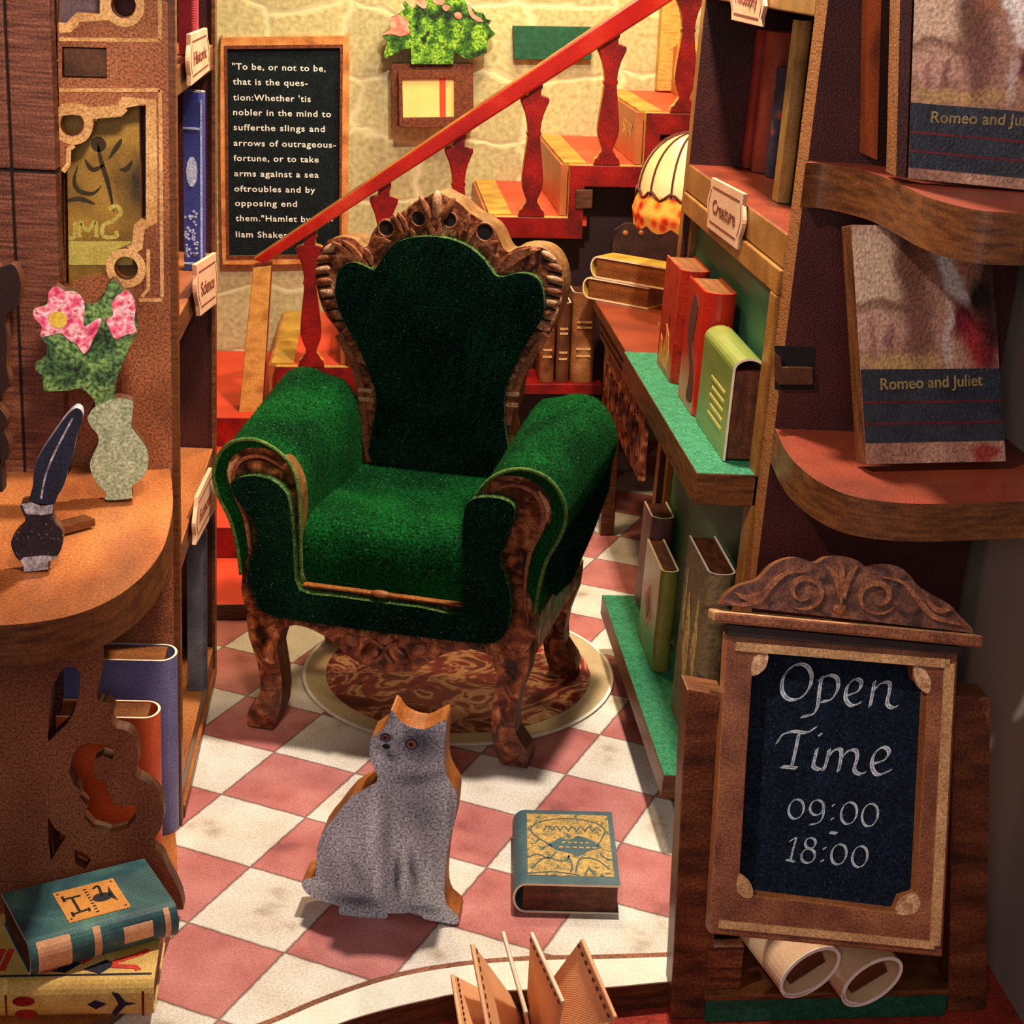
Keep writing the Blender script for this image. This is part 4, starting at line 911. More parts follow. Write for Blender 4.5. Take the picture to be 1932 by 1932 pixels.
st([(680, 530), (712, 514), (698, 570), (684, 632)], 1400, T_); st([(660, 628), (705, 640)], 1400, T_, False)
ell(790, 540, 28, 28, 1400, .1, T_); ell(778, 608, 36, 38, 1400, .1, T_)
for d_ in ((862, 566), (850, 632)): st([d_, (d_[0] + 6, d_[1] + 3)], 1400, (.005, .004), False)
ell(942, 600, 40, 54, 1400, .12, T_); ell(1054, 612, 40, 56, 1400, .12, T_)
word()

# scrolls lying in the rack
def scroll(c_px, ax_px, rx, ry, rot, label, ln=.16):
    yf = yp - .055
    c = at(*c_px, 'y', yf); d = (at(*ax_px, 'y', yf + .12) - c); d.z = 0; d = d.normalized()
    c.z = max(c.z, xa[1] + .005 + math.hypot(rx * math.sin(.55), ry * math.cos(.55)) * 1.03)
    up = V((0, 0, 1)); rt = d.cross(up).normalized()
    t = thing('paper_scroll', (c.x, c.y, xa[1]), label, 'paper scroll', 'paper scrolls in the rack')
    Mx = basis(rt, up, -d, c)
    n = 40; spir = []; ti = .55; cti, sti = math.cos(ti), math.sin(ti)
    for i in range(n + 1):
        tt = i / n * 2 * math.pi * 1.18 + rot; k = 1.0 - .10 * max(0, (i / n - .8)) * 4
        x = rx * k * math.cos(tt); y = ry * k * math.sin(tt); spir.append((x * cti - y * sti, x * sti + y * cti))
    b = MB(); P = [V(p) for p in spir]
    b.ribbon(P, .004, -ln, 0, 0); b.build('paper_roll', [M['kraft']], Mx, t)
    b = MB(); b.ribbon(P, .0062, 0, .0015, 0); b.build('rim', [M['scrollrim']], Mx, t)
    b = MB(); b.plate([(rx * .66 * a_ * cti - ry * .6 * b_ * sti, rx * .66 * a_ * sti + ry * .6 * b_ * cti) for a_, b_ in ((-1, -.8), (.9, -1), (1, .8), (-.9, 1))], -ln + .01, -.02, 0); b.build('core', [M['pages']], Mx, t)
scroll((1528, 1834), (1462, 1770), .056, .036, 3.3, 'left one of two rolled paper scrolls under the open-time sign')
scroll((1645, 1852), (1580, 1785), .056, .036, 2.7, 'right one of two rolled paper scrolls under the open-time sign')

# =================================================================== FOLDED PAPER BOOK IN FRONT
fd = thing('folded_paper_book', at(1000, 1950, 'z', gz), 'fanned-out peach paper book with stitched dashes standing at the front edge', 'book')
tops = [((852, 1842), (868, 1940)), ((889, 1784), (918, 1940)), ((947, 1760), (990, 1912)), ((1001, 1762), (1060, 1892)), ((1096, 1773), (1159, 1920))]
hn = [.062, .085, .095, .095, .09]
basef = at(985, 1920, 'z', gz); 
bx = [(.14, -1.19), (.165, -1.18), (.19, -1.175), (.21, -1.17), (.24, -1.165)]
for k, ((fx, fy), (nx, ny)) in enumerate(tops):
    zt = gz + hn[k]; A = at(fx, fy, 'y', -1.06); 
    Bn = at(nx, ny, 'y', -1.20)
    low = V((.5 * (A.x + Bn.x) * .35 + .65 * .2, 0, 0))
    Af = at(966 + 9 * k, 1900, 'z', gz + .001); Bf = at(985 + 14 * k, 2040, 'z', gz + .001)
    mids = (A + Bn) / 2 + V((0, 0, .004))
    b = MB(); nrm = (A - Af).cross(Bf - Af).normalized() * .004
    b.prism([A, Bn, Bf, Af], nrm, 0); pg = b.build('page', [M['peach']], None, fd)
    b = MB(); b.tube([A + nrm * .5, (A + Bn) / 2 + nrm * .5, Bn + nrm * .5], .0038, 0, 6); b.build('fold', [M['paperedge'] if k in (2, 3) else M['peach']], None, pg)
    b = MB()
    if k != 2:
        side = nrm.normalized() * (1 if nrm.dot(CAM - A) > 0 else -1)
        off = (nrm if side.dot(nrm) > 0 else V((0, 0, 0))) + side * .0008
        dn = ((Af - A).normalized() + (Bf - Bn).normalized()).normalized()
        for j in range(9):
            t0, t1 = (j + .15) / 9, (j + .62) / 9
            p0, p1 = A.lerp(Bn, t0) + dn * .009 + off, A.lerp(Bn, t1) + dn * .009 + off
            b.prism([p0, p1, p1 + dn * .0045, p0 + dn * .0045], side * .0008, 0)
        b.build('stitch_marks', [M['dash']], None, pg)

# =================================================================== LEFT BOOKCASE
L = Frame(Matrix.Translation((-.406, -.42, 0)) @ Matrix.Rotation(math.radians(1.95), 4, 'Y'))
lb = thing('bookcase', L.M.translation, 'tall brown bookcase on the left with a fretwork front panel and labelled side shelves', 'bookcase')
FP = L.plane('front', 0); q = FP.uv
op1 = [(178, 221), (205, 218), (225, 217), (234, 210), (238, 200), (277, 199), (278, 310), (279, 412), (267, 414), (256, 422), (253, 445), (251, 463), (240, 466), (222, 473), (207, 488), (199, 505), (197, 519), (160, 524), (141, 528), (136, 540), (113, 541), (112, 430), (112, 326), (121, 319), (125, 300), (126, 284), (132, 275), (148, 271), (164, 262), (174, 248), (177, 234)]
op2 = [(108, 45), (113, 48), (128, 45), (134, 34), (141, 26), (160, 25), (190, 25), (192, 0), (192, -40), (108, -40)]
tab = [(117, 88), (201, 90), (202, 148), (117, 146)]
def circ(cx, cy, r, n=24): return [(cx + r * math.cos(t), cy + r * math.sin(t)) for t in (2 * math.pi * i / n for i in range(n))]
holes = [[q(*p) for p in h] for h in (op1, op2, tab, circ(136, 234, 22), circ(233, 10, 23), circ(238, 506, 22))]
pan_o = [q(105, -90), (0, q(325, -90)[1]), (0, 0.001), (-.205, 0.001)]
b = MB(); b.plate(pan_o, -.028, 0, 0, 1, holes=holes); pan = b.build('front_panel', [M['panel'], M['edge']], FP.M, lb)
# tan printed borders
b = MB()
def band(pts, w, closed=False): b.ribbon([q(*p) for p in (pts + pts[:1] if closed else pts)], w, 0, .0012, 0)
band([(181, 228), (182, 224)], .001)
band([(116, 207), (136, 205), (155, 208), (168, 214), (205, 211), (226, 209), (231, 203), (234, 193), (285, 192), (286, 310), (286, 418), (272, 421), (263, 428), (259, 465), (245, 473)], .019)
band([(302, 170), (304, 330), (306, 560)], .006); band([(302, 170), (112, 170)], .006); band([(306, 566), (262, 566)], .006)
band([(302, 76), (112, 74)], .006); band([(301, -90), (302, 76)], .006)
band([(111, 52), (130, 52), (140, 42), (148, 32), (196, 32), (199, -40)], .016)
for c in ((136, 234), (233, 10), (238, 506)):
    cc = q(*c); b.plate([(cc[0] + .034 * math.cos(t), cc[1] + .034 * math.sin(t)) for t in (i * math.pi / 14 for i in range(28))], 0, .0016, 0, holes=[[(cc[0] + .0205 * math.cos(t), cc[1] + .0205 * math.sin(t)) for t in (i * math.pi / 14 for i in range(28))]])
band([(140, 274), (130, 282), (129, 310), (119, 324)], .008); band([(280, 470), (280, 545), (268, 560)], .006)
b.build('border_print', [M['tan']], FP.M, pan)
b = MB(); b.plate([q(118, 90), q(200, 92), q(201, 147), q(118, 145)], -.03, -.006, 0); b.build('joint_tenon', [M['edge_dark']], FP.M, lb, bevel=.002)
# books shown behind the fretwork
FB = L.plane('front', .06)
qb = FB.uv
yb_ = mat('olive_gold_scene_print', [(52, 40, 20), (128, 94, 36), (166, 126, 50), (150, 120, 60)], 7, rough=.6, grain=.2, ramp=[.3, .44, .56, .7], distort=.6)
dt = thing('display_book', L.M @ V((-.1, .06, .55)), 'olive-gold picture book behind the large fretwork opening of the left bookcase', 'book')
b = MB(); b.plate([qb(60, 190), qb(262, 190), qb(268, 560), qb(60, 560)], -.02, 0, 0, 1); b.build('cover', [yb_, M['pages']], FB.M, dt)
b = MB()
for pts in ([(185, 270), (190, 300), (205, 350), (215, 400)], [(205, 300), (222, 275), (230, 262)], [(148, 310), (140, 340), (150, 360), (175, 365), (192, 350)], [(160, 300), (175, 320), (198, 310)], [(225, 320), (240, 318), (250, 302)], [(120, 380), (150, 375), (180, 385)]):
    b.ribbon(cr([qb(*p) for p in pts], 5, False), .008, 0, .001, 0, taper=True)
b.disc(qb(186, 272), .013, 0, .001, 0)
b.build('dark_flourish', [mat('umber_print', [(44, 32, 18), (62, 46, 26)], 30, rough=.7)], FB.M, dt)
b = MB(); b.plate([qb(100, 455), qb(250, 455), qb(250, 500), qb(100, 500)], 0, .001, 0)
for pts in ([(120, 420), (125, 445), (140, 448), (142, 418)], [(150, 448), (152, 418), (165, 436), (180, 418), (182, 448)], [(215, 418), (195, 425), (196, 446), (220, 446), (218, 436)], [(205, 395), (220, 388), (228, 402), (214, 415)]):
    b.ribbon(cr([qb(*p) for p in pts], 4, False), .007, 0, .0012, 0)
b.build('yellow_print', [mat('straw_print', [(176, 158, 70), (196, 180, 92)], 20, rough=.7, grain=.2)], FB.M, dt)
b = MB(); b.plate([qb(95, -90), qb(205, -90), qb(205, 60), qb(95, 60)], -.02, 0, 0)
o = b.build('display_book', [mat('mauve_scene_print', [(50, 44, 50), (104, 82, 90), (130, 104, 110)], 12, rough=.6, grain=.25, distort=1)], FB.M); tag(o, 'mauve-grey picture book behind the top fretwork opening of the left bookcase', 'book')
# carcass behind: back, far post, shelves
def lbox(name, mats, *a, **k):
    bev = k.pop('bevel', .003); b = MB(); b.box(*a, **k); return b.build(name, mats, L.M, lb, bevel=bev)
lbox('back_board', [M['maroon']], -.24, -.22, .1, .98, .0, 1.95)
lbox('far_post', [M['maroon'], M['edge'], M['brass']], -.22, .0, .66, .69, .0, 1.95, 0)
lbox('far_post_edge', [M['edge']], -.003, .004, .655, .694, .0, 1.95, bevel=0)
lbox('divider', [M['maroon']], -.22, -.045, .11, .13, .0, 1.95)
lbox('near_edge', [M['edge'], M['tan']], -.012, .003, .0, .028, .0, 1.95)
LS = [(1.445, .05), (1.015, .05), (.575, .05), (.085, .05)]
for zt, th in LS: lbox('shelf', [M['edge'], M['desk']], -.218, .0, .03, .655, zt - th, zt, 0, top=1)
plaque(L, 'right', .007, [(351, 64), (383, 52), (388, 132), (352, 162)], 'Historic', .36, lb)
plaque(L, 'right', .007, [(362, 500), (401, 476), (401, 572), (370, 596)], 'Science', .36, lb)
plaque(L, 'right', .007, [(366, 938), (393, 882), (399, 960), (362, 1028)], 'Economy', .36, lb)
# books in the side bays (covers towards the camera)
def cover_front(name, px0, px1, py0, y, z, cov, label, grp, T=.04, deco=None):
    a_ = L.P(px0, py0, 'y', y); b_ = L.P(px1, py0, 'y', y); H = min(a_.z - z, .372)
    Mb = L.M @ Matrix.Translation((b_.x, y, z)) @ basis(V((-1, 0, 0)), V((0, 0, 1)), V((0, 1, 0)), V((0, 0, 0)))
    return make_book(name, Mb, b_.x - a_.x, H, T, cov, M['pages'], label, grp, deco)
redL = cover_mat('rose_red_cover', [(150, 34, 50), (176, 50, 66)], 10)
bluL = cover_mat('royal_blue_cover', [(44, 52, 120), (58, 66, 138)], 14)
gryL = cover_mat('steel_grey_cover', [(52, 54, 66), (84, 86, 98), (110, 112, 124)], 12)
G4 = 'books in the side bays of the left bookcase'
def decoBlue(t, Mw, Wd, Ln, Th):
    b = MB(); w = .004
    tp = Mw @ Matrix.Rotation(math.pi, 4, 'Y')
    x0, x1 = -Wd, -Wd * .14; y0, y1 = Ln * .04, Ln * .96
    b.ribbon([(x1, y0), (x1, y1)], w, 0, .001, 0); b.ribbon([(x0, y0), (x1, y0)], w, 0, .001, 0); b.ribbon([(x0, Ln * .8), (x1, Ln * .8)], w, 0, .001, 0)
    for k in range(40):
        a, c = random.random(), random.random(); b.disc((x0 + (x1 - x0) * (.05 + .8 * a), Ln * (.08 + .26 * c)), .0022 + .001 * random.random(), 0, .001, 0, seg=6)
    b.disc((-Wd * .6, Ln * .56), .011, 0, .001, 0, ry=.03, seg=10)
    b.build('silver_print', [mat('silver_star_print', [(150, 156, 190), (190, 194, 216)], 60, rough=.6)], tp, t)
cover_front('book', 336, 372, -60, .30, 1.447, redL, 'rose-red book on the top side shelf of the left bookcase', G4)
cover_front('book', 345, 385, 172, .45, 1.017, bluL, 'royal blue book with silver stars under the Historic label, left bookcase', G4, deco=decoBlue)
cover_front('book', 352, 389, 1000, .42, .087, gryL, 'steel-grey book standing in the lowest side bay of the left bookcase', G4)
o = lbox('base_strip', [M['edge'], M['amberglow']], -.10, .006, .03, .655, .001, .03, 0, top=1)
# plank pillar at the far left
pk = thing('plank_pillar', L.M @ V((-.4, -.03, 0)), 'dark reddish plank pillar left of the fretwork panel', 'pillar')
xp_ = L.P(104, 300, 'y', -.05).x; x4 = [(-.70, -.262), (-.258, xp_)]
for x0, x1 in x4:
    for za, zb in ((.0, 1.268), (1.274, 1.95)):
        b = MB(); b.box(x0, x1, -.05, -.006, za, zb); b.build('plank', [M['plank']], L.M, pk, bevel=.003)
b = MB(); b.box(-.262, -.258, -.045, -.006, 0, 1.95); b.box(-.70, xp_, -.044, -.006, 1.268, 1.274); b.build('seam', [M['hole']], L.M, pk)

# =================================================================== CURVED DESK (LEFT FRONT)
ZD = .745
dk = thing('curved_desk', L.M @ V((-.15, -.3, 0)), 'amber brown desk with a rounded top and carved front board at left front', 'desk')
dp = [(321, 882), (325, 920), (326, 955), (318, 1003), (302, 1045), (266, 1090), (212, 1130), (140, 1160), (60, 1175), (-20, 1181), (-120, 1184)]
pts = [L.P(px, py, 'z', ZD) for px, py in dp]; o2 = [(x, min(y, -.004)) for x, y in cr([(p.x, p.y) for p in pts], 4, False)] + [(-.5, pts[-1].y), (-.5, -.052), (-.184, -.052), (-.184, -.004), (pts[0].x, -.004)]
b = MB(); b.plate(o2, ZD - .066, ZD, 0, 1); b.build('desk_top', [M['desk'], M['edge']], L.M, dk, bevel=.005)
b = MB(); b.plate([((x - .0) if x > -.49 else x, y * .96 if y < -.1 else y) for x, y in o2], .002, .03, 0, 1); b.build('base_plate', [M['amberglow'], M['edge']], L.M, dk, bevel=.003)
BRY = -.33
FBk = L.plane('front', BRY); q = FBk.uv
brk = [(-90, 1190), (192, 1190), (191, 1250), (190, 1275), (182, 1303), (187, 1323), (206, 1326), (215, 1340), (210, 1360), (220, 1373), (241, 1379), (254, 1392), (260, 1415), (260, 1440), (256, 1463), (284, 1480), (303, 1504), (309, 1535), (303, 1565), (292, 1582), (288, 1598), (306, 1615), (315, 1636), (330, 1664), (342, 1692), (346, 1715)]
zt_ = ZD - .068; uvb = cr([q(*p) for p in brk], 3, False)
uvb = [(u, min(v, zt_)) for u, v in uvb]
uvb = [(q(-90, 1400)[0], zt_), (q(192, 1250)[0], zt_)] + [p for p in uvb if p[1] < q(190, 1250)[1]] + [(uvb[-1][0], .031), (q(-90, 1400)[0], .031)]
hA = [(98, 1292), (106, 1284), (112, 1270), (124, 1258), (142, 1258), (151, 1276), (149, 1310), (140, 1342), (126, 1366), (108, 1382), (95, 1396), (90, 1398)]
moon = [(193, 1405), (170, 1402), (154, 1405), (138, 1422), (130, 1455), (138, 1478), (150, 1490), (150, 1505), (164, 1520), (158, 1543), (176, 1562), (206, 1572), (237, 1565), (255, 1545), (257, 1520), (237, 1523), (215, 1516), (203, 1494), (199, 1477), (182, 1469), (175, 1450), (179, 1433), (193, 1425), (212, 1433), (215, 1417), (205, 1407)]
sm1 = [(91, 1543), (102, 1562), (124, 1579), (110, 1600), (96, 1624), (92, 1590)]
sm2 = [(140, 1603), (162, 1612), (172, 1622), (160, 1640), (142, 1630)]
b = MB(); b.plate(uvb, -.03, 0, 0, 1, holes=[[q(*p) for p in h] for h in (hA, moon, sm1, sm2)]); b.build('carved_board', [M['bracket'], M['edge_dark']], FBk.M, dk, bevel=.002)
# dark carved side board at the very left
FS = L.plane('front', -.16); q = FS.uv
sb = [(-60, 520), (0, 505), (22, 498), (34, 512), (40, 545), (30, 580), (10, 598), (14, 640), (12, 690), (18, 725), (-4, 760), (14, 790), (8, 815), (18, 840), (8, 872), (-60, 880)]
uvs_ = cr([q(*p) for p in sb], 3); b = MB(); b.plate(uvs_, -.03, 0, 0, 1); 
o = b.build('scroll_bracket', [M['stringdark'], M['edge_dark']], FS.M, dk, bevel=.002)
b = MB(); zlo = min(p[1] for p in uvs_)
b.box(q(-60, 700)[0], q(-6, 700)[0], -.16, -.13, ZD + .0005, zlo + .15); b.build('side_board', [M['stringdark']], L.M, dk)

# flower vase cut-out
def on_desk(px, py): return L.M @ L.P(px, py, 'z', ZD + .005)
p0 = on_desk(208, 944); FV = face_plane(p0, V((.12, -1, 0))); q = FV.uv; k = 1 / 3.864
vs_ = thing('flower_vase', p0, 'flat cut-out of a celadon vase with pink flowers on the curved desk', 'vase')
c2 = lambda x, y: q(x * k, 450 + y * k)
vpx = [(835, 1165), (960, 1185), (972, 1230), (965, 1290), (960, 1370), (990, 1420), (1045, 1490), (1080, 1560), (1082, 1640), (1060, 1720), (1000, 1780), (962, 1810), (965, 1870), (955, 1895), (780, 1925), (770, 1870), (770, 1850), (710, 1790), (670, 1720), (655, 1640), (680, 1570), (715, 1490), (710, 1430), (660, 1370), (636, 1310), (650, 1280), (690, 1230)]
b = MB(); uv = [c2(*p) for p in vpx]; uv = [(u, max(v, .0)) for u, v in uv]; b.plate(cr(uv, 3), -.03, 0, 0, 1); b.build('vase_body', [M['vase'], M['edge_dark']], FV.M, vs_, bevel=.0015)
fpx = [(810, 310), (850, 308), (900, 385), (940, 405), (985, 470), (1000, 600), (1008, 650), (985, 720), (950, 780), (900, 900), (870, 970), (845, 1060), (835, 1160), (760, 1240), (700, 1260), (690, 1190), (650, 1140), (590, 1095), (500, 1110), (400, 1115), (320, 1110), (312, 1010), (260, 960), (262, 900), (330, 860), (340, 790), (300, 720), (305, 640), (245, 570), (250, 510), (340, 480), (350, 390), (410, 348), (470, 380), (560, 390), (620, 470), (700, 470), (755, 420), (780, 350)]
b = MB(); b.plate(cr([c2(*p) for p in fpx], 2), -.03, -.001, 0, 1); b.build('foliage', [M['leaf_cool'], M['edge_dark']], FV.M, vs_, bevel=.0015)
for pts in ([(355, 390), (410, 348), (470, 385), (560, 395), (615, 470), (610, 590), (620, 640), (735, 575), (720, 650), (680, 730), (650, 800), (610, 840), (560, 770), (500, 740), (440, 690), (300, 715), (305, 640), (248, 570), (252, 512), (345, 480)], [(850, 420), (920, 385), (975, 440), (988, 520), (978, 600), (990, 680), (920, 700), (840, 730), (800, 660), (775, 590), (825, 560), (815, 480)]):
    b = MB(); b.plate(cr([c2(*p) for p in pts], 3), -.001, .0012, 0)
    if pts[0][0] == 355: b.disc(c2(425, 590), .014, .0012, .0018, 1, seg=12)
    b.build('blossom', [M['pink'], M['yellowdot']], FV.M, vs_)
# quill in inkwell
p0 = on_desk(66, 1074); FQ = face_plane(p0, V((.1, -1, 0))); q = FQ.uv
ink = thing('quill_inkwell', p0, 'flat cut-out of a dark quill standing in a purple inkwell on the curved desk', 'inkwell')
c3 = lambda x, y: q(x * k, 900 + y * k)
qp = [(225, 175), (240, 60), (250, -60), (300, -180), (380, -300), (480, -440), (545, -500), (590, -490), (605, -430), (560, -300), (540, -190), (500, -60), (470, 50), (420, 140), (385, 200)]
b = MB(); b.plate(cr([c3(*p) for p in qp], 3), -.024, 0, 0, 1); b.ribbon(cr([c3(*p) for p in ((300, 160), (330, 0), (400, -180), (530, -430))], 5, False), .003, 0, .0012, 1); b.build('quill', [M['navy'], M['inkglass']], FQ.M, ink, bevel=.0015)
ip = [(155, 190), (225, 178), (300, 210), (395, 195), (385, 260), (400, 330), (450, 380), (460, 450), (445, 530), (400, 600), (357, 608), (357, 670), (172, 694), (170, 640), (120, 590), (90, 530), (80, 470), (130, 400), (180, 350), (180, 290), (155, 240)]
b = MB(); uv = [c3(*p) for p in ip]; uv = [(u, max(v, 0)) for u, v in uv]; b.plate(cr(uv, 2), -.026, .001, 0, 1)
well = b.build('inkwell_body', [M['inkdark'], M['edge_dark']], FQ.M, ink, bevel=.0015)
b = MB(); b.plate([c3(*p) for p in ((158, 195), (228, 182), (300, 212), (390, 200), (380, 262), (300, 275), (190, 265))], .001, .002, 0); b.build('glass_neck', [M['inkglass']], FQ.M, well); b = MB(); b.plate([c3(*p) for p in ((150, 605), (170, 585), (300, 570), (420, 575), (400, 600), (354, 610), (354, 668), (175, 690), (172, 640))], .001, .002, 0); b.build('glass_foot', [M['inkglass']], FQ.M, well)
# slim wooden ruler behind the inkwell
p0 = on_desk(120, 1008); p1 = on_desk(180, 992); d = (p1 - p0); dn = d.normalized(); nn = V((-dn.y, dn.x, 0))
b = MB(); b.prism([p0, p1, p1 + nn * .03, p0 + nn * .03], (0, 0, .012), 0); o = b.build('wooden_block', [M['edge']]); tag(o, 'small brown wooden block lying behind the inkwell on the curved desk', 'block')

# books behind the carved board
purL = cover_mat('lavender_blue_cover', [(86, 84, 130), (106, 104, 150)], 10, weave=170)
orL = cover_mat('orange_red_cover', [(176, 60, 24), (204, 84, 36)], 10, weave=170)
G5 = 'books behind the carved board of the desk'
def low_book(px0, px1, py0, y, cov, label, T):
    a_ = L.P(px0, py0, 'y', y); b_ = L.P(px1, py0, 'y', y)
    Mb = L.M @ Matrix.Translation((b_.x, y, .0315)) @ basis(V((-1, 0, 0)), V((0, 0, 1)), V((0, 1, 0)), V((0, 0, 0)))
    make_book('book', Mb, b_.x - a_.x, a_.z - .0315, T, cov, M['pages_amber'], label, G5)
low_book(118, 330, 1243, -.085, purL, 'tall lavender-blue book behind the carved desk board', .075)
low_book(105, 298, 1352, -.185, orL, 'shorter orange-red book between the lavender book and the carved board', .07)

# two books lying in front
def flat_book(px_l, px_r, z, T, Wd, cov, pag, label, deco):
    a_ = L.P(*px_l, 'z', z); b_ = L.P(*px_r, 'z', z)
    e1 = (b_ - a_); Ln_ = e1.length; e1.normalize(); inn = V((-e1.y, e1.x, 0))
    Mb = L.M @ basis(inn, -e1, V((0, 0, 1)), b_)     # spine towards the camera, length from right to left
    return make_book('book', Mb, Wd, Ln_, T, cov, pag, label, 'books lying in front of the desk', deco)
yel = cover_mat('straw_yellow_cover', [(186, 140, 60), (208, 166, 84), (196, 150, 74)], 12, weave=120)
tl = cover_mat('teal_cloth_cover', [(20, 52, 58), (38, 80, 82), (74, 116, 104)], 9, weave=110, distort=1.2, coat=.25)
def decoY(t, Mw, Wd, Ln, Th):
    sp = Mw @ basis(V((0, -1, 0)), V((0, 0, 1)), V((-1, 0, 0)), V((0, 0, 0)))    # spine face, u runs left->right in view
    f = lambda a, c: (-Ln * (1 - a), Th * c)
    for fn in (lambda b: b.disc(f(.26, .62), .017, 0, .001, 0, ry=.009), lambda b: b.disc(f(.27, .26), .017, 0, .001, 0, ry=.008), lambda b: b.ribbon([f(.16, .2), f(.16, .8)], .003, 0, .001, 0), lambda b: b.ribbon([f(.94, .15), f(.94, .85)], .004, 0, .001, 0)):
        b = MB(); fn(b); b.build('red_spine_print', [M['red']], sp, t)
    b = MB(); b.plate([f(.62, .5), f(.67, .62), f(.73, .5), f(.67, .36)], 0, .0012, 0); b.plate([f(.76, .85), f(.8, .8), f(.84, .55), f(.9, .5), f(.84, .45), f(.78, .15), f(.76, .25), f(.8, .5)], 0, .0012, 0)
    b.build('navy_spine_print', [M['navy']], sp, t)
    tp = Mw @ Matrix.Translation((0, 0, Th)); g = lambda a, c: (Wd * c, Ln * (1 - a))
    b = MB(); b.ribbon([g(0.02, .15), g(.98, .15)], .004, 0, .001, 0); b.plate([g(.4, .2), g(.5, .34), g(.56, .3), g(.48, .18)], 0, .001, 0); b.plate([g(.58, .22), g(.7, .34), g(.76, .28), g(.68, .16)], 0, .001, 0); b.build('navy_cover_print', [M['navy']], tp, t)
    sc_ = mat('scarlet_print', [(186, 40, 20), (206, 60, 34)], 30, rough=.6)
    for pts in ([(.34, .2), (.42, .24)], [(.56, .3), (.6, .36)], [(.74, .3), (.9, .42), (.94, .46)], [(.74, .26), (.88, .24), (.9, .2)], [(.06, .22), (.08, .5)], [(.11, .22), (.13, .5)]):
        b = MB(); b.ribbon([g(*p) for p in pts], .010, 0, .0011, 0); b.build('red_cover_print', [sc_], tp, t)
def decoT(t, Mw, Wd, Ln, Th):
    sp = Mw @ basis(V((0, -1, 0)), V((0, 0, 1)), V((-1, 0, 0)), V((0, 0, 0)))
    d = min(Th * .38, Wd * .3)
    pk_ = mat('salmon_spine_band', [(206, 140, 96), (226, 164, 116)], 20, rough=.5, grain=.15, weave=110)
    def wrapband(a0, a1, z0=.1, z1=.96):
        b = MB(); rings = []
        for i in range(9):
            zz = z0 + (z1 - z0) * i / 8; aa = math.asin(max(-1, min(1, 2 * zz - 1))); x = d - d * math.cos(aa)
            rings.append((x - .0012, Th * zz))
        poly = [(x, 0, z) for x, z in rings] + [(x + .001, 0, z) for x, z in reversed(rings)]
        b.prism([(x, Ln * (1 - a1), z) for x, _, z in poly], (0, Ln * (a1 - a0), 0), 0); return b.build('spine_band', [pk_], Mw, t)
    wrapband(.05, .27); wrapband(.42, .47); wrapband(.905, .945); wrapband(.62, .82, .35, .8)
    tp = Mw @ Matrix.Translation((0, 0, Th)); g = lambda a, c: (Wd * c, Ln * (1 - a))
    b = MB(); b.plate([g(.30, .22), g(.72, .22), g(.72, .78), g(.30, .78)], 0, .0012, 0); lab = b.build('cover_label', [mat('orange_label_print', [(196, 124, 50), (212, 140, 62)], 20, rough=.55, grain=.15, weave=110)], tp, t)
    b = MB()
    for pts in ([(.35, .34), (.46, .36)], [(.35, .62), (.46, .62)], [(.40, .36), (.40, .6)], [(.35, .30), (.35, .38)], [(.345, .58), (.345, .68)], [(.46, .32), (.465, .38)]): b.ribbon([g(*p) for p in pts], .004, .0012, .002, 0)
    b.disc(g(.585, .5), .012, .0012, .002, 0, ry=.016); b.ribbon(cr([g(.56, .68), g(.6, .7), g(.585, .5)], 4, False), .004, .0012, .002, 0); b.plate([g(.625, .5), g(.66, .66), g(.665, .38)], .0012, .002, 0)
    for a in (.325, .695):
        for c in (.27, .73): b.disc(g(a, c), .0018, .0012, .002, 0, seg=8)
    for j in range(9): b.ribbon([g(.495, .28 + j * .052), g(.515, .29 + j * .052)], .0028, .0012, .0018, 0)
    b.build('silhouette_print', [M['black']], tp, lab)
flat_book((-40, 1932), (290, 1925), .0315, .066, .20, yel, M['pages'], 'straw-yellow book with red print, underneath the teal book at left front', decoY)
flat_book((60, 1852), (338, 1774), .100, .062, .165, tl, M['pages'], 'teal cloth book with an orange label lying on the yellow book at left front', decoT)

# =================================================================== STAIRCASE
YS = 1.42; YW = 2.148
st_ = thing('staircase', (0, YS, 0), 'red staircase with book-shaped treads, turned balusters and a sloping handrail along the back wall', 'staircase')
FSr = WORLD.plane('front', YS); q = FSr.uv
xs0 = q(520, 690); x4 = q(1080, 318); x5 = q(1218, 212); x3 = q(940, 410)
dx = (x5[0] - xs0[0]) / 5; dz = (q(1240, 212)[1] - xs0[1]) / 5
NT = 7
for i in range(NT):
    x0 = xs0[0] + dx * i; z1 = xs0[1] + dz * i
    tr = MB(); tr.box(x0 + .01, x0 + dx + .06, YS + .015, YW, z1 - .028, z1); t_o = tr.build('tread', [M['redtread']], None, st_)
    g_ = MB(); g_.box(x0 - .014, x0 + .052, YS + .02, YW, z1 - .026, z1 + .003); g_.build('gilt_pages', [M['gold']], None, t_o)
    r_ = MB(); r_.box(x0 - .022, x0 - .002, YS + .016, YW, z1 - dz + .002, z1 - .004); ro = r_.build('riser', [mat('orange_leather_spine_%d' % i, [(150, 74, 34), (186, 104, 56)], 6, rough=.4, grain=.08)], None, st_)
    if i == 5:
        b = MB(); pw = WORLD.plane('left', x0 - .0222); a_ = pw.uv(1175, 250); e_ = pw.uv(1193, 262)
        b.text('STAY', min(a_[0], e_[0]), max(a_[0], e_[0]), (a_[1] + e_[1]) / 2, 0, .001, 0, cap=.042, bold=.008); b.build('lettering', [M['gold']], pw.M, ro)
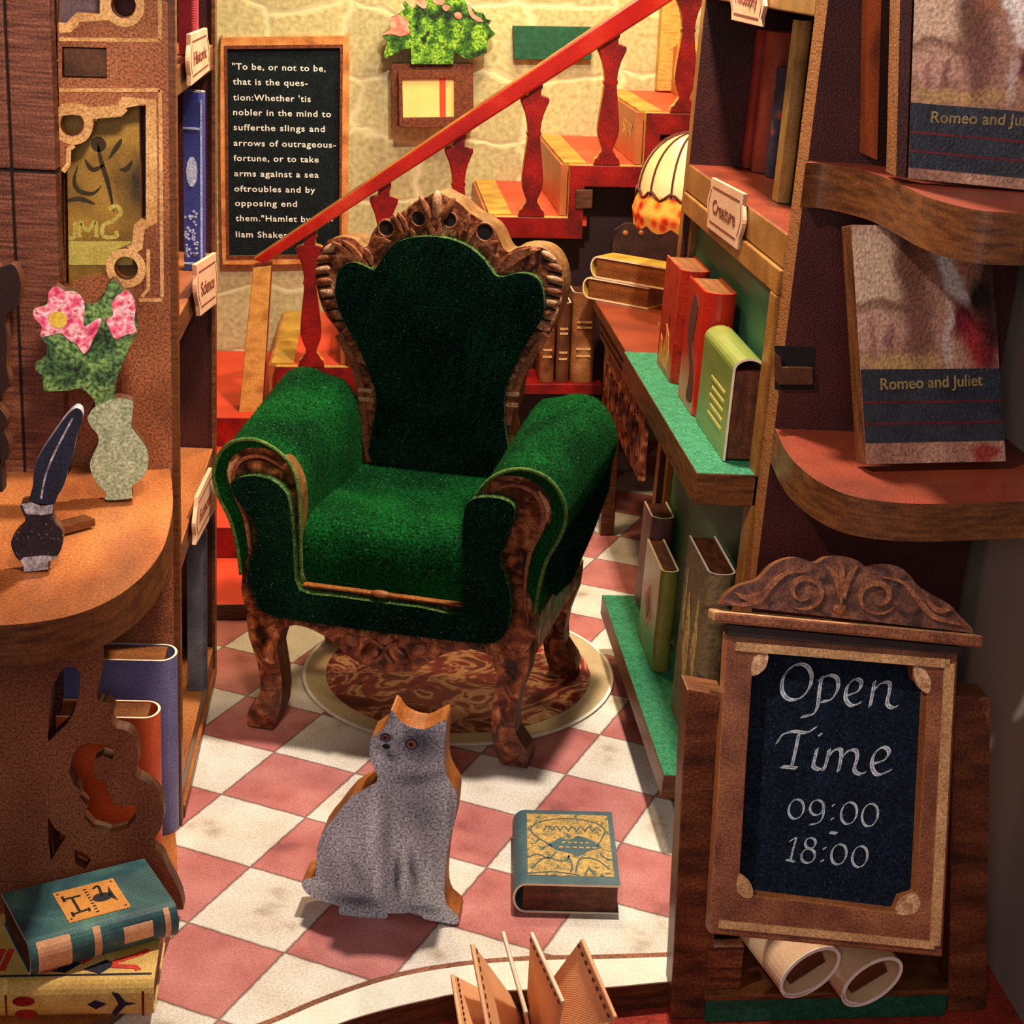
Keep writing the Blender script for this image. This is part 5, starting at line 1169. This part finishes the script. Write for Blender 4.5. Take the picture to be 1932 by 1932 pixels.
# stringer
top = []; bot = []
for i in range(NT):
    x0 = xs0[0] + dx * i; z1 = xs0[1] + dz * i
    top += [(x0, z1), (x0 + dx, z1)]; 
und = []
for i in range(NT - 1, -1, -1):
    x0 = xs0[0] + dx * i; z1 = xs0[1] + dz * i
    und += [(x0 + dx + (.045 if i < NT - 1 else 0), z1 - .062 if i else z1 - .085), (x0 + .045 if i else x0, z1 - .062 if i else z1 - .085)]
b = MB(); b.plate(top + und, -.02, .012, 0, 1); b.build('stringer', [M['red'], M['gold']], FSr.M, st_, bevel=.003)
b = MB(); xq = q(1085, 362)
b.box(xq[0], xq[0] + .05, YS - .02, YS, q(1100, 392)[1], q(1100, 356)[1]); b.build('joint_tenon', [M['edge_dark']], None, st_, bevel=.003)
# balusters
bal = [(.039, 0), (.039, .02), (.036, .05), (.027, .07), (.024, .09), (.0165, .115), (.0165, .13), (.023, .17), (.0295, .22), (.032, .27), (.031, .32), (.026, .44), (.021, .54), (.0185, .60), (.0215, .612), (.0215, .628), (.0185, .64), (.021, .70), (.027, .765), (.036, .82), (.041, .85), (.041, .88), (.028, .892), (.017, .90), (.017, .935), (.021, .95), (.021, 1.0)]
rl = [V((*q(489, 488), 0)), V((*q(1240, -8), 0))]
def rail_z(x): return rl[0].y + (rl[1].y - rl[0].y) * (x - rl[0].x) / (rl[1].x - rl[0].x)
for px in (586, 727, 866, 1006, 1146, 1283, 1420):
    i = (px - 586) / 139.6; c = q(px, 300); zb = xs0[1] + dz * round(i); x_ = xs0[0] + dx * round(i) + dx * .5
    H = rail_z(x_) - zb - .012
    prof = [(r, z * H) for r, z in bal]
    b = MB(); b.plate([(x_ + r, zb + z) for r, z in prof] + [(x_ - r, zb + z) for r, z in reversed(prof)], -.012, .014, 0, 1)
    b.build('baluster', [M['red'], M['gold']], FSr.M, st_, bevel=.004)
# handrail
b = MB(); ext = rl[1] + (rl[1] - rl[0]) * .35; dd = (rl[1] - rl[0]).normalized(); nn = V((-dd.y, dd.x, 0))
hw = .030
b.plate([tuple(rl[0] - nn * .018 + dd * .01)[:2], tuple(ext - nn * hw * 1.2)[:2], tuple(ext + nn * hw * 1.15)[:2], tuple(rl[0] + nn * .012 - dd * .012)[:2]], -.012, .03, 0, 1)
b.build('handrail', [M['rail'], M['brass']], FSr.M, st_, bevel=.006)
# newel plank
b = MB(); nl = [q(478, 502), q(513, 498), q(492, 830), q(446, 830)]
lo = V(nl[3]) + (V(nl[3]) - V(nl[0])) * .62; lo2 = V(nl[2]) + (V(nl[2]) - V(nl[1])) * .62
b.plate([nl[0], nl[1], tuple(lo2), tuple(lo)], -.05, .02, 0, 1); b.build('newel', [M['newel'], M['red']], FSr.M, st_, bevel=.003)
# lower landing steps, rising away from the room on the left
for k, (y0, y1, z1) in enumerate(((.58, 2.148, .045), (.90, 2.148, .136), (1.15, 2.148, .228), (1.34, 2.148, .318))):
    b = MB(); b.box(-1.2, -.20 if k < 3 else xs0[0], y0, y1 if k == 3 else y1, z1 - (.09 if k else .044), z1, 1, top=0); b.build('landing_step', [M['redtread'], M['edge_dark'] if k % 2 == 0 else M['red']], None, st_, bevel=.003)
b = MB(); b.box(xs0[0], xs0[0] + .02, YS + .015, YW, .318, xs0[1] - .09); b.build('lower_riser', [M['red']], None, st_)
# dark backing under the flight with the built-in shelf
b = MB(); zz = lambda i: xs0[1] + dz * i
poly = [(xs0[0] + .03, .30), (1.0, .30), (1.0, zz(6) - .07), (xs0[0] + dx * 6, zz(6) - .07)]
for i in range(5, 0, -1): poly += [(xs0[0] + dx * (i + 1), zz(i) - .063), (xs0[0] + dx * i, zz(i) - .063)]
poly += [(xs0[0] + dx, zz(0) - .09), (xs0[0] + .03, zz(0) - .09)]
b.plate(poly, -.10, -.08, 0); b.build('under_panel', [M['stringdark']], FSr.M, st_)
us = at(1135, 722, 'y', YS - .08)
b = MB(); b.box(.1, us.x, YS - .10, YS + .079, us.z - .032, us.z); b.build('under_shelf', [M['red']], None, st_, bevel=.003)
b = MB(); b.box(.1, us.x + .0, YS + .02, YS + .079, -.0, us.z - .033); b.build('under_base', [M['stringdark']], None, st_)
bc = [cover_mat('tan_gilt_spine', [(96, 48, 20), (140, 82, 40), (170, 112, 60)], 16), cover_mat('umber_spine', [(74, 34, 14), (112, 58, 28)], 18), cover_mat('chestnut_spine', [(92, 44, 18), (132, 74, 36), (84, 38, 16)], 20)]
G6 = 'old books on the red shelf under the stairs'
xx = us.x - .02
for T, H, c_, lab in ((.072, .27, 0, 'broad tan book with pale bands, rightmost under the stairs'), (.04, .24, 1, 'umber book second from the right under the stairs'), (.045, .26, 2, 'chestnut book third from the right under the stairs, beside the chair back')):
    xx -= T + .004
    Mb = Matrix.Translation((xx, YS - .085, us.z + .001)) @ basis(V((0, 1, 0)), V((0, 0, 1)), V((1, 0, 0)), V((0, 0, 0)))
    def dsp(t, Mw, Wd, Ln, Th):
        tp = Mw @ basis(V((0, 0, 1)), V((0, 1, 0)), V((-1, 0, 0)), V((0, 0, 0))); b = MB()
        for c in (.3, .38, .62, .68): b.ribbon([(Th * .2, Ln * c), (Th * .8, Ln * c)], .006, -.002, .001, 0)
        b.build('spine_band', [M['tan']], tp, t)
    make_book('book', Mb, .12, H, T, bc[c_], M['pages'], lab, G6, dsp)

# =================================================================== DESK UNDER THE STAIRS
wd = thing('writing_desk', (.8, .85, 0), 'brown writing desk with a carved drawer front between the bookcase and the stairs', 'desk')
zt = .708
wbox('table_top', [M['edge'], M['maroon_light']],   .60, 1.04, .43, 1.333, zt - .032, zt, parent=wd, top=1)
wbox('drawer_front', [M['carved_low'], M['edge_dark']], .622, .64, .46, 1.14, .42, zt - .033, parent=wd)
b = MB(); b.box(.612, .623, .45, 1.2, zt - .075, zt - .058); b.box(.614, .623, .45, 1.2, zt - .1, zt - .088); b.build('moulding', [M['edge']], None, wd, bevel=.002)
for x_, y_ in ((.645, 1.19), (.98, 1.19), (.98, .47)): wbox('leg', [M['edge']], x_, x_ + .042, y_, y_ + .042, .002, zt - .033, parent=wd)
pl = WORLD.plane('left', .622); b = MB()
for k in range(6):
    cx = -.54 - k * .10
    for sg in (-1, 1): b.ribbon(cr([(cx - .045 * sg, .475), (cx - .01 * sg, .56), (cx + .03 * sg, .55), (cx + .01 * sg, .50)], 6, False), .010, 0, .005, 0, taper=True)
    b.dome((cx, .585), .012, .01, .004, 0, 0)
b.build('carving', [M['carved_low']], pl.M, wd)
# stacked books on the desk
yelb = mat('gilt_yellow_cover', [(150, 112, 36), (196, 156, 60), (206, 172, 80)], 8, rough=.4, grain=.12, coat=.25)
def stackbook(pA, pB, z, T, Wd, label):
    a_ = at(*pA, 'z', z); b_ = at(*pB, 'z', z); ex = (b_ - a_); Ld = ex.length; ex.normalize(); ey = V((-ex.y, ex.x, 0))
    return make_book('book', basis(ex, ey, V((0, 0, 1)), a_), Ld, Wd, T, yelb, M['pages_amber'], label, 'books stacked on the writing desk')
stackbook((1098, 561), (1222, 584), zt + .001, .062, .085, 'lower gilt-yellow book of the stack on the writing desk')
stackbook((1113, 522), (1258, 548), zt + .0645, .062, .08, 'upper gilt-yellow book of the stack on the writing desk')
# studded chest
a_ = at(1152, 500, 'y', 1.31); c_ = at(1295, 500, 'y', 1.31)
b = MB(); zc = at(1220, 424, 'y', 1.31).z
b.prism([(a_.x + .0, 1.305, zt + .001), (a_.x, 1.305, zc - .05), (a_.x + .01, 1.305, zc - .02), (a_.x + .04, 1.305, zc), (c_.x, 1.305, zc), (c_.x, 1.305, zt + .001)], (0, .026, 0), 0)
ch_ = thing('studded_case', (a_.x, 1.305, zt), 'dark brown studded case at the back of the writing desk behind the yellow books', 'case')
b.build('body', [mat('dark_leather', [(34, 16, 12), (58, 28, 20)], 20, rough=.5, grain=.3)], None, ch_, bevel=.006)
for px in (1180, 1210, 1245):
    p_ = at(px, 440, 'y', 1.304); b = MB(); b.dome((p_.x, p_.z), .009, .009, .006, 0, 0); b.build('stud', [M['ridge']], WORLD.plane('front', 1.305).M, ch_)
# glass lamp
lc = at(1306, 372, 'y', .88); lampy = .88; R0 = .142
zr = at(1260, 385, 'y', .88).z; zt2 = at(1300, 250, 'y', .88).z
lp = thing('table_lamp', (lc.x, lampy, zt), 'glowing stained-glass table lamp with red flowers round its rim, on the writing desk', 'lamp')
gl = mat('cream_lamp_glass', [(206, 150, 84), (232, 196, 138)], 6, rough=.3, grain=.04, emit=.30)
gr_ = mat('red_orange_lamp_glass', [(150, 22, 10), (214, 62, 24), (236, 130, 44), (200, 150, 60)], 34, kind='voronoi', rough=.3, grain=.05, emit=.55, ramp=[.15, .35, .55, .8])
b = MB(); Hh = zt2 - zr - .03; prof = [(R0 * math.cos(a) ** .9 if a < 1.55 else .012, zr + .03 + Hh * math.sin(a)) for a in (i * 1.5 / 10 for i in range(11))]
b.lathe([(r, z) for r, z in prof], (lc.x, lampy, 0), 0, 32); b.build('glass_shade', [gl], None, lp)
b = MB(); n = 48; ring0 = [(lc.x + R0 * math.cos(t), lampy + R0 * math.sin(t), zr + .032) for t in (2 * math.pi * j / n for j in range(n))]
ring1 = [(lc.x + (R0 + .012) * math.cos(t), lampy + (R0 + .012) * math.sin(t), zr - .01) for t in (2 * math.pi * j / n for j in range(n))]
ring2 = [(lc.x + (R0 + .006) * math.cos(t), lampy + (R0 + .006) * math.sin(t), zr - .045 - .016 * abs(math.sin(j * math.pi / 4))) for j, t in ((j, 2 * math.pi * j / n) for j in range(n))]
ring3 = [(lc.x + (R0 - .002) * math.cos(t), lampy + (R0 - .002) * math.sin(t), zr - .04 - .016 * abs(math.sin(j * math.pi / 4))) for j, t in ((j, 2 * math.pi * j / n) for j in range(n))]
b.loft([ring3, ring2, ring1, ring0], 0, False); b.build('flower_rim', [gr_], None, lp)
b = MB()
for j in range(14):
    t = 2 * math.pi * j / 14 + .1
    b.tube([(lc.x + r * 1.01 * math.cos(t), lampy + r * 1.01 * math.sin(t), z + .001) for r, z in prof], .0028, 0, 5)
b.tube([(lc.x + (R0 + .003) * math.cos(t), lampy + (R0 + .003) * math.sin(t), zr + .032 + .01 * math.sin(t * 14)) for t in (2 * math.pi * j / 64 for j in range(65))], .004, 0, 5)
b.build('leading', [M['dash']], None, lp)
b = MB(); b.lathe([(.07, zt + .001), (.068, zt + .012), (.03, zt + .03), (.018, zt + .08), (.024, zt + .14), (.016, zt + .2), (.012, zr + .05)], (lc.x - .0, lampy, 0), 0, 20); b.build('base', [M['brass']], None, lp)
l_ = light('lamp_bulb', 'POINT', (lc.x - .06, lampy - .04, zr + .0), .9, (1, .62, .26), .03); l_.parent = lp; l_.matrix_basis = WM[lp].inverted() @ Matrix.Translation((lc.x - .03, lampy - .02, zr - .02))

# =================================================================== THINGS ON THE BACK WALL
# chalkboard
FW = WORLD.plane('front', 2.118); q = FW.uv
cb = thing('chalkboard', (*[q(535, 490)[0], 2.14], q(535, 495)[1]), 'tall framed chalkboard with a quotation on the back wall', 'chalkboard')
bo = [(416, 84), (422, 74), (435, 71), (640, 68), (652, 70), (659, 80), (657, 300), (655, 478), (648, 490), (630, 497), (440, 500), (424, 497), (419, 484), (416, 300)]
bi = [(428, 92), (642, 90), (640, 480), (432, 484)]
b = MB(); b.plate(cr([q(*p) for p in bo], 2), -.03, 0, 0, 0, holes=[[q(*p) for p in bi]]); b.build('frame', [M['copper']], FW.M, cb, bevel=.003)
b = MB(); b.plate([q(424, 88), q(646, 86), q(644, 484), q(428, 488)], -.028, -.012, 0); slate = b.build('slate', [M['chalk']], FW.M, cb)
b = MB(); b.plate([q(423, 86), q(647, 84), q(644, 486), q(427, 490)], -.004, .002, 0, holes=[[q(428.5, 92.5), q(641.5, 90.5), q(639.5, 479.5), q(432.5, 483.5)]]); b.build('inner_trim', [M['rust']], FW.M, cb)
lines = [('"To be, or not to be,', 225, 905, 505), ('that is the ques-', 230, 775, 615), ("tion:Whether 'tis", 232, 797, 730), ('nobler in the mind to', 232, 945, 838), ('sufferthe slings and', 235, 900, 948), ('arrows of outrageous-', 235, 980, 1062), ('fortune, or to take', 235, 855, 1172), ('arms against a sea', 240, 855, 1284), ('oftroubles and by', 240, 830, 1395), ('opposing end', 245, 697, 1500), ('them."Hamlet by Wil-', 250, 960, 1610), ('liam Shakespeare', 252, 810, 1728)]
k = 1 / 3.864
for t, x0, x1, y in lines:
    a_ = q(380 + x0 * k, y * k, -.012); e_ = q(380 + x1 * k, y * k, -.012); b = MB(); b.text(t, a_[0], e_[0], a_[1], -.012, -.0105, 0, cap=.0195, bold=.012, space=1.12); b.build('text_line', [M['white']], FW.M, slate)
# flower box
FWp = WORLD.plane('front', 2.05); q = FWp.uv; k = 1 / 7.43
c4 = lambda x, y: q(700 + x * k, y * k)
fb = thing('flower_box', (q(815, 180)[0], 2.1, q(815, 240)[1]), 'brown wall flower box with green leaves and coral flowers on the back wall', 'flower box')
b = MB(); b.plate([c4(*p) for p in ((292, 905), (1440, 905), (1440, 1780), (300, 1780))], -.095, -.03, 0, 1); b.build('back_box', [M['rust'], M['edge_dark']], FWp.M, fb)
b = MB(); b.plate([c4(*p) for p in ((382, 988), (1272, 978), (1270, 1788), (396, 1788))], -.03, 0, 0, 1, holes=[[c4(*p) for p in ((440, 1105), (1165, 1098), (1168, 1640), (450, 1652))]]); b.build('front_frame', [M['rust'], M['edge_dark']], FWp.M, fb, bevel=.002)
b = MB(); b.plate([c4(*p) for p in ((430, 1095), (1180, 1090), (1180, 1650), (440, 1660))], -.029, -.012, 0); cpan = b.build('cream_panel', [M['cream']], FWp.M, fb)
b = MB(); b.plate([c4(*p) for p in ((960, 1095), (1048, 1095), (1050, 1648), (968, 1650))], -.012, -.010, 0); b.build('red_stripe', [M['redtread']], FWp.M, cpan)
lf = [(560, 905), (556, 690), (470, 690), (370, 745), (270, 790), (205, 828), (175, 800), (185, 735), (215, 640), (225, 580), (165, 520), (170, 470), (250, 425), (280, 390), (258, 310), (290, 240), (390, 205), (420, 170), (480, 130), (450, 60), (480, 20), (540, 90), (600, 130), (640, 90), (640, -60), (800, -120), (1000, -130), (1200, -90), (1310, 0), (1350, 70), (1420, 110), (1480, 175), (1580, 190), (1620, 270), (1690, 290), (1650, 360), (1700, 430), (1755, 475), (1640, 570), (1630, 740), (1570, 775), (1500, 800), (1420, 830), (1300, 820), (1230, 770), (1165, 740), (1160, 905)]
b = MB(); b.plate([c4(*p) for p in lf], -.05, -.012, 0, 1); b.build('foliage', [M['leaf'], M['edge_dark']], FWp.M, fb, bevel=.0015)
for pts in ([(280, 390), (262, 310), (290, 240), (400, 210), (480, 250), (530, 320), (520, 380), (550, 460), (500, 490), (400, 510), (300, 480), (180, 490), (175, 470), (250, 430)], [(620, 20), (700, -20), (770, 20), (780, 90), (750, 125), (680, 90)], [(860, -20), (940, -50), (1030, -10), (1020, 60), (960, 70), (890, 50)], [(1010, 80), (1060, 70), (1115, 100), (1060, 160), (1010, 130)], [(1350, 75), (1390, 80), (1420, 150), (1450, 200), (1550, 270), (1570, 300), (1520, 310), (1430, 260), (1380, 200)], [(1170, 190), (1230, 170), (1280, 220), (1250, 270), (1190, 250)]):
    b = MB(); b.plate(cr([c4(*p) for p in pts], 2), -.012, -.0095, 0); b.build('blossom', [M['coralpink']], FWp.M, fb)
# green board
q = FW.uv
b = MB(); b.plate([q(968, 49), q(1116, 51), q(1116, 112), q(970, 112)], -.03, 0, 0, 1); o = b.build('wall_board', [M['deepgreen'], M['edge_dark']], FW.M, bevel=.002); tag(o, 'blank dark green board on the back wall behind the handrail', 'board')
# door post
q = WORLD.plane('front', 2.09)
b = MB(); a_ = q.uv(1240, 172); c_ = q.uv(1276, 172); b.box(a_[0], c_[0] + .02, 2.09, 2.148, xs0[1] + dz * 5 + .004, 2.4, 0, left=1); o = b.build('wall_post', [M['newel'], M['gold']], bevel=.003); tag(o, 'golden wooden post against the back wall at the head of the stairs', 'post')
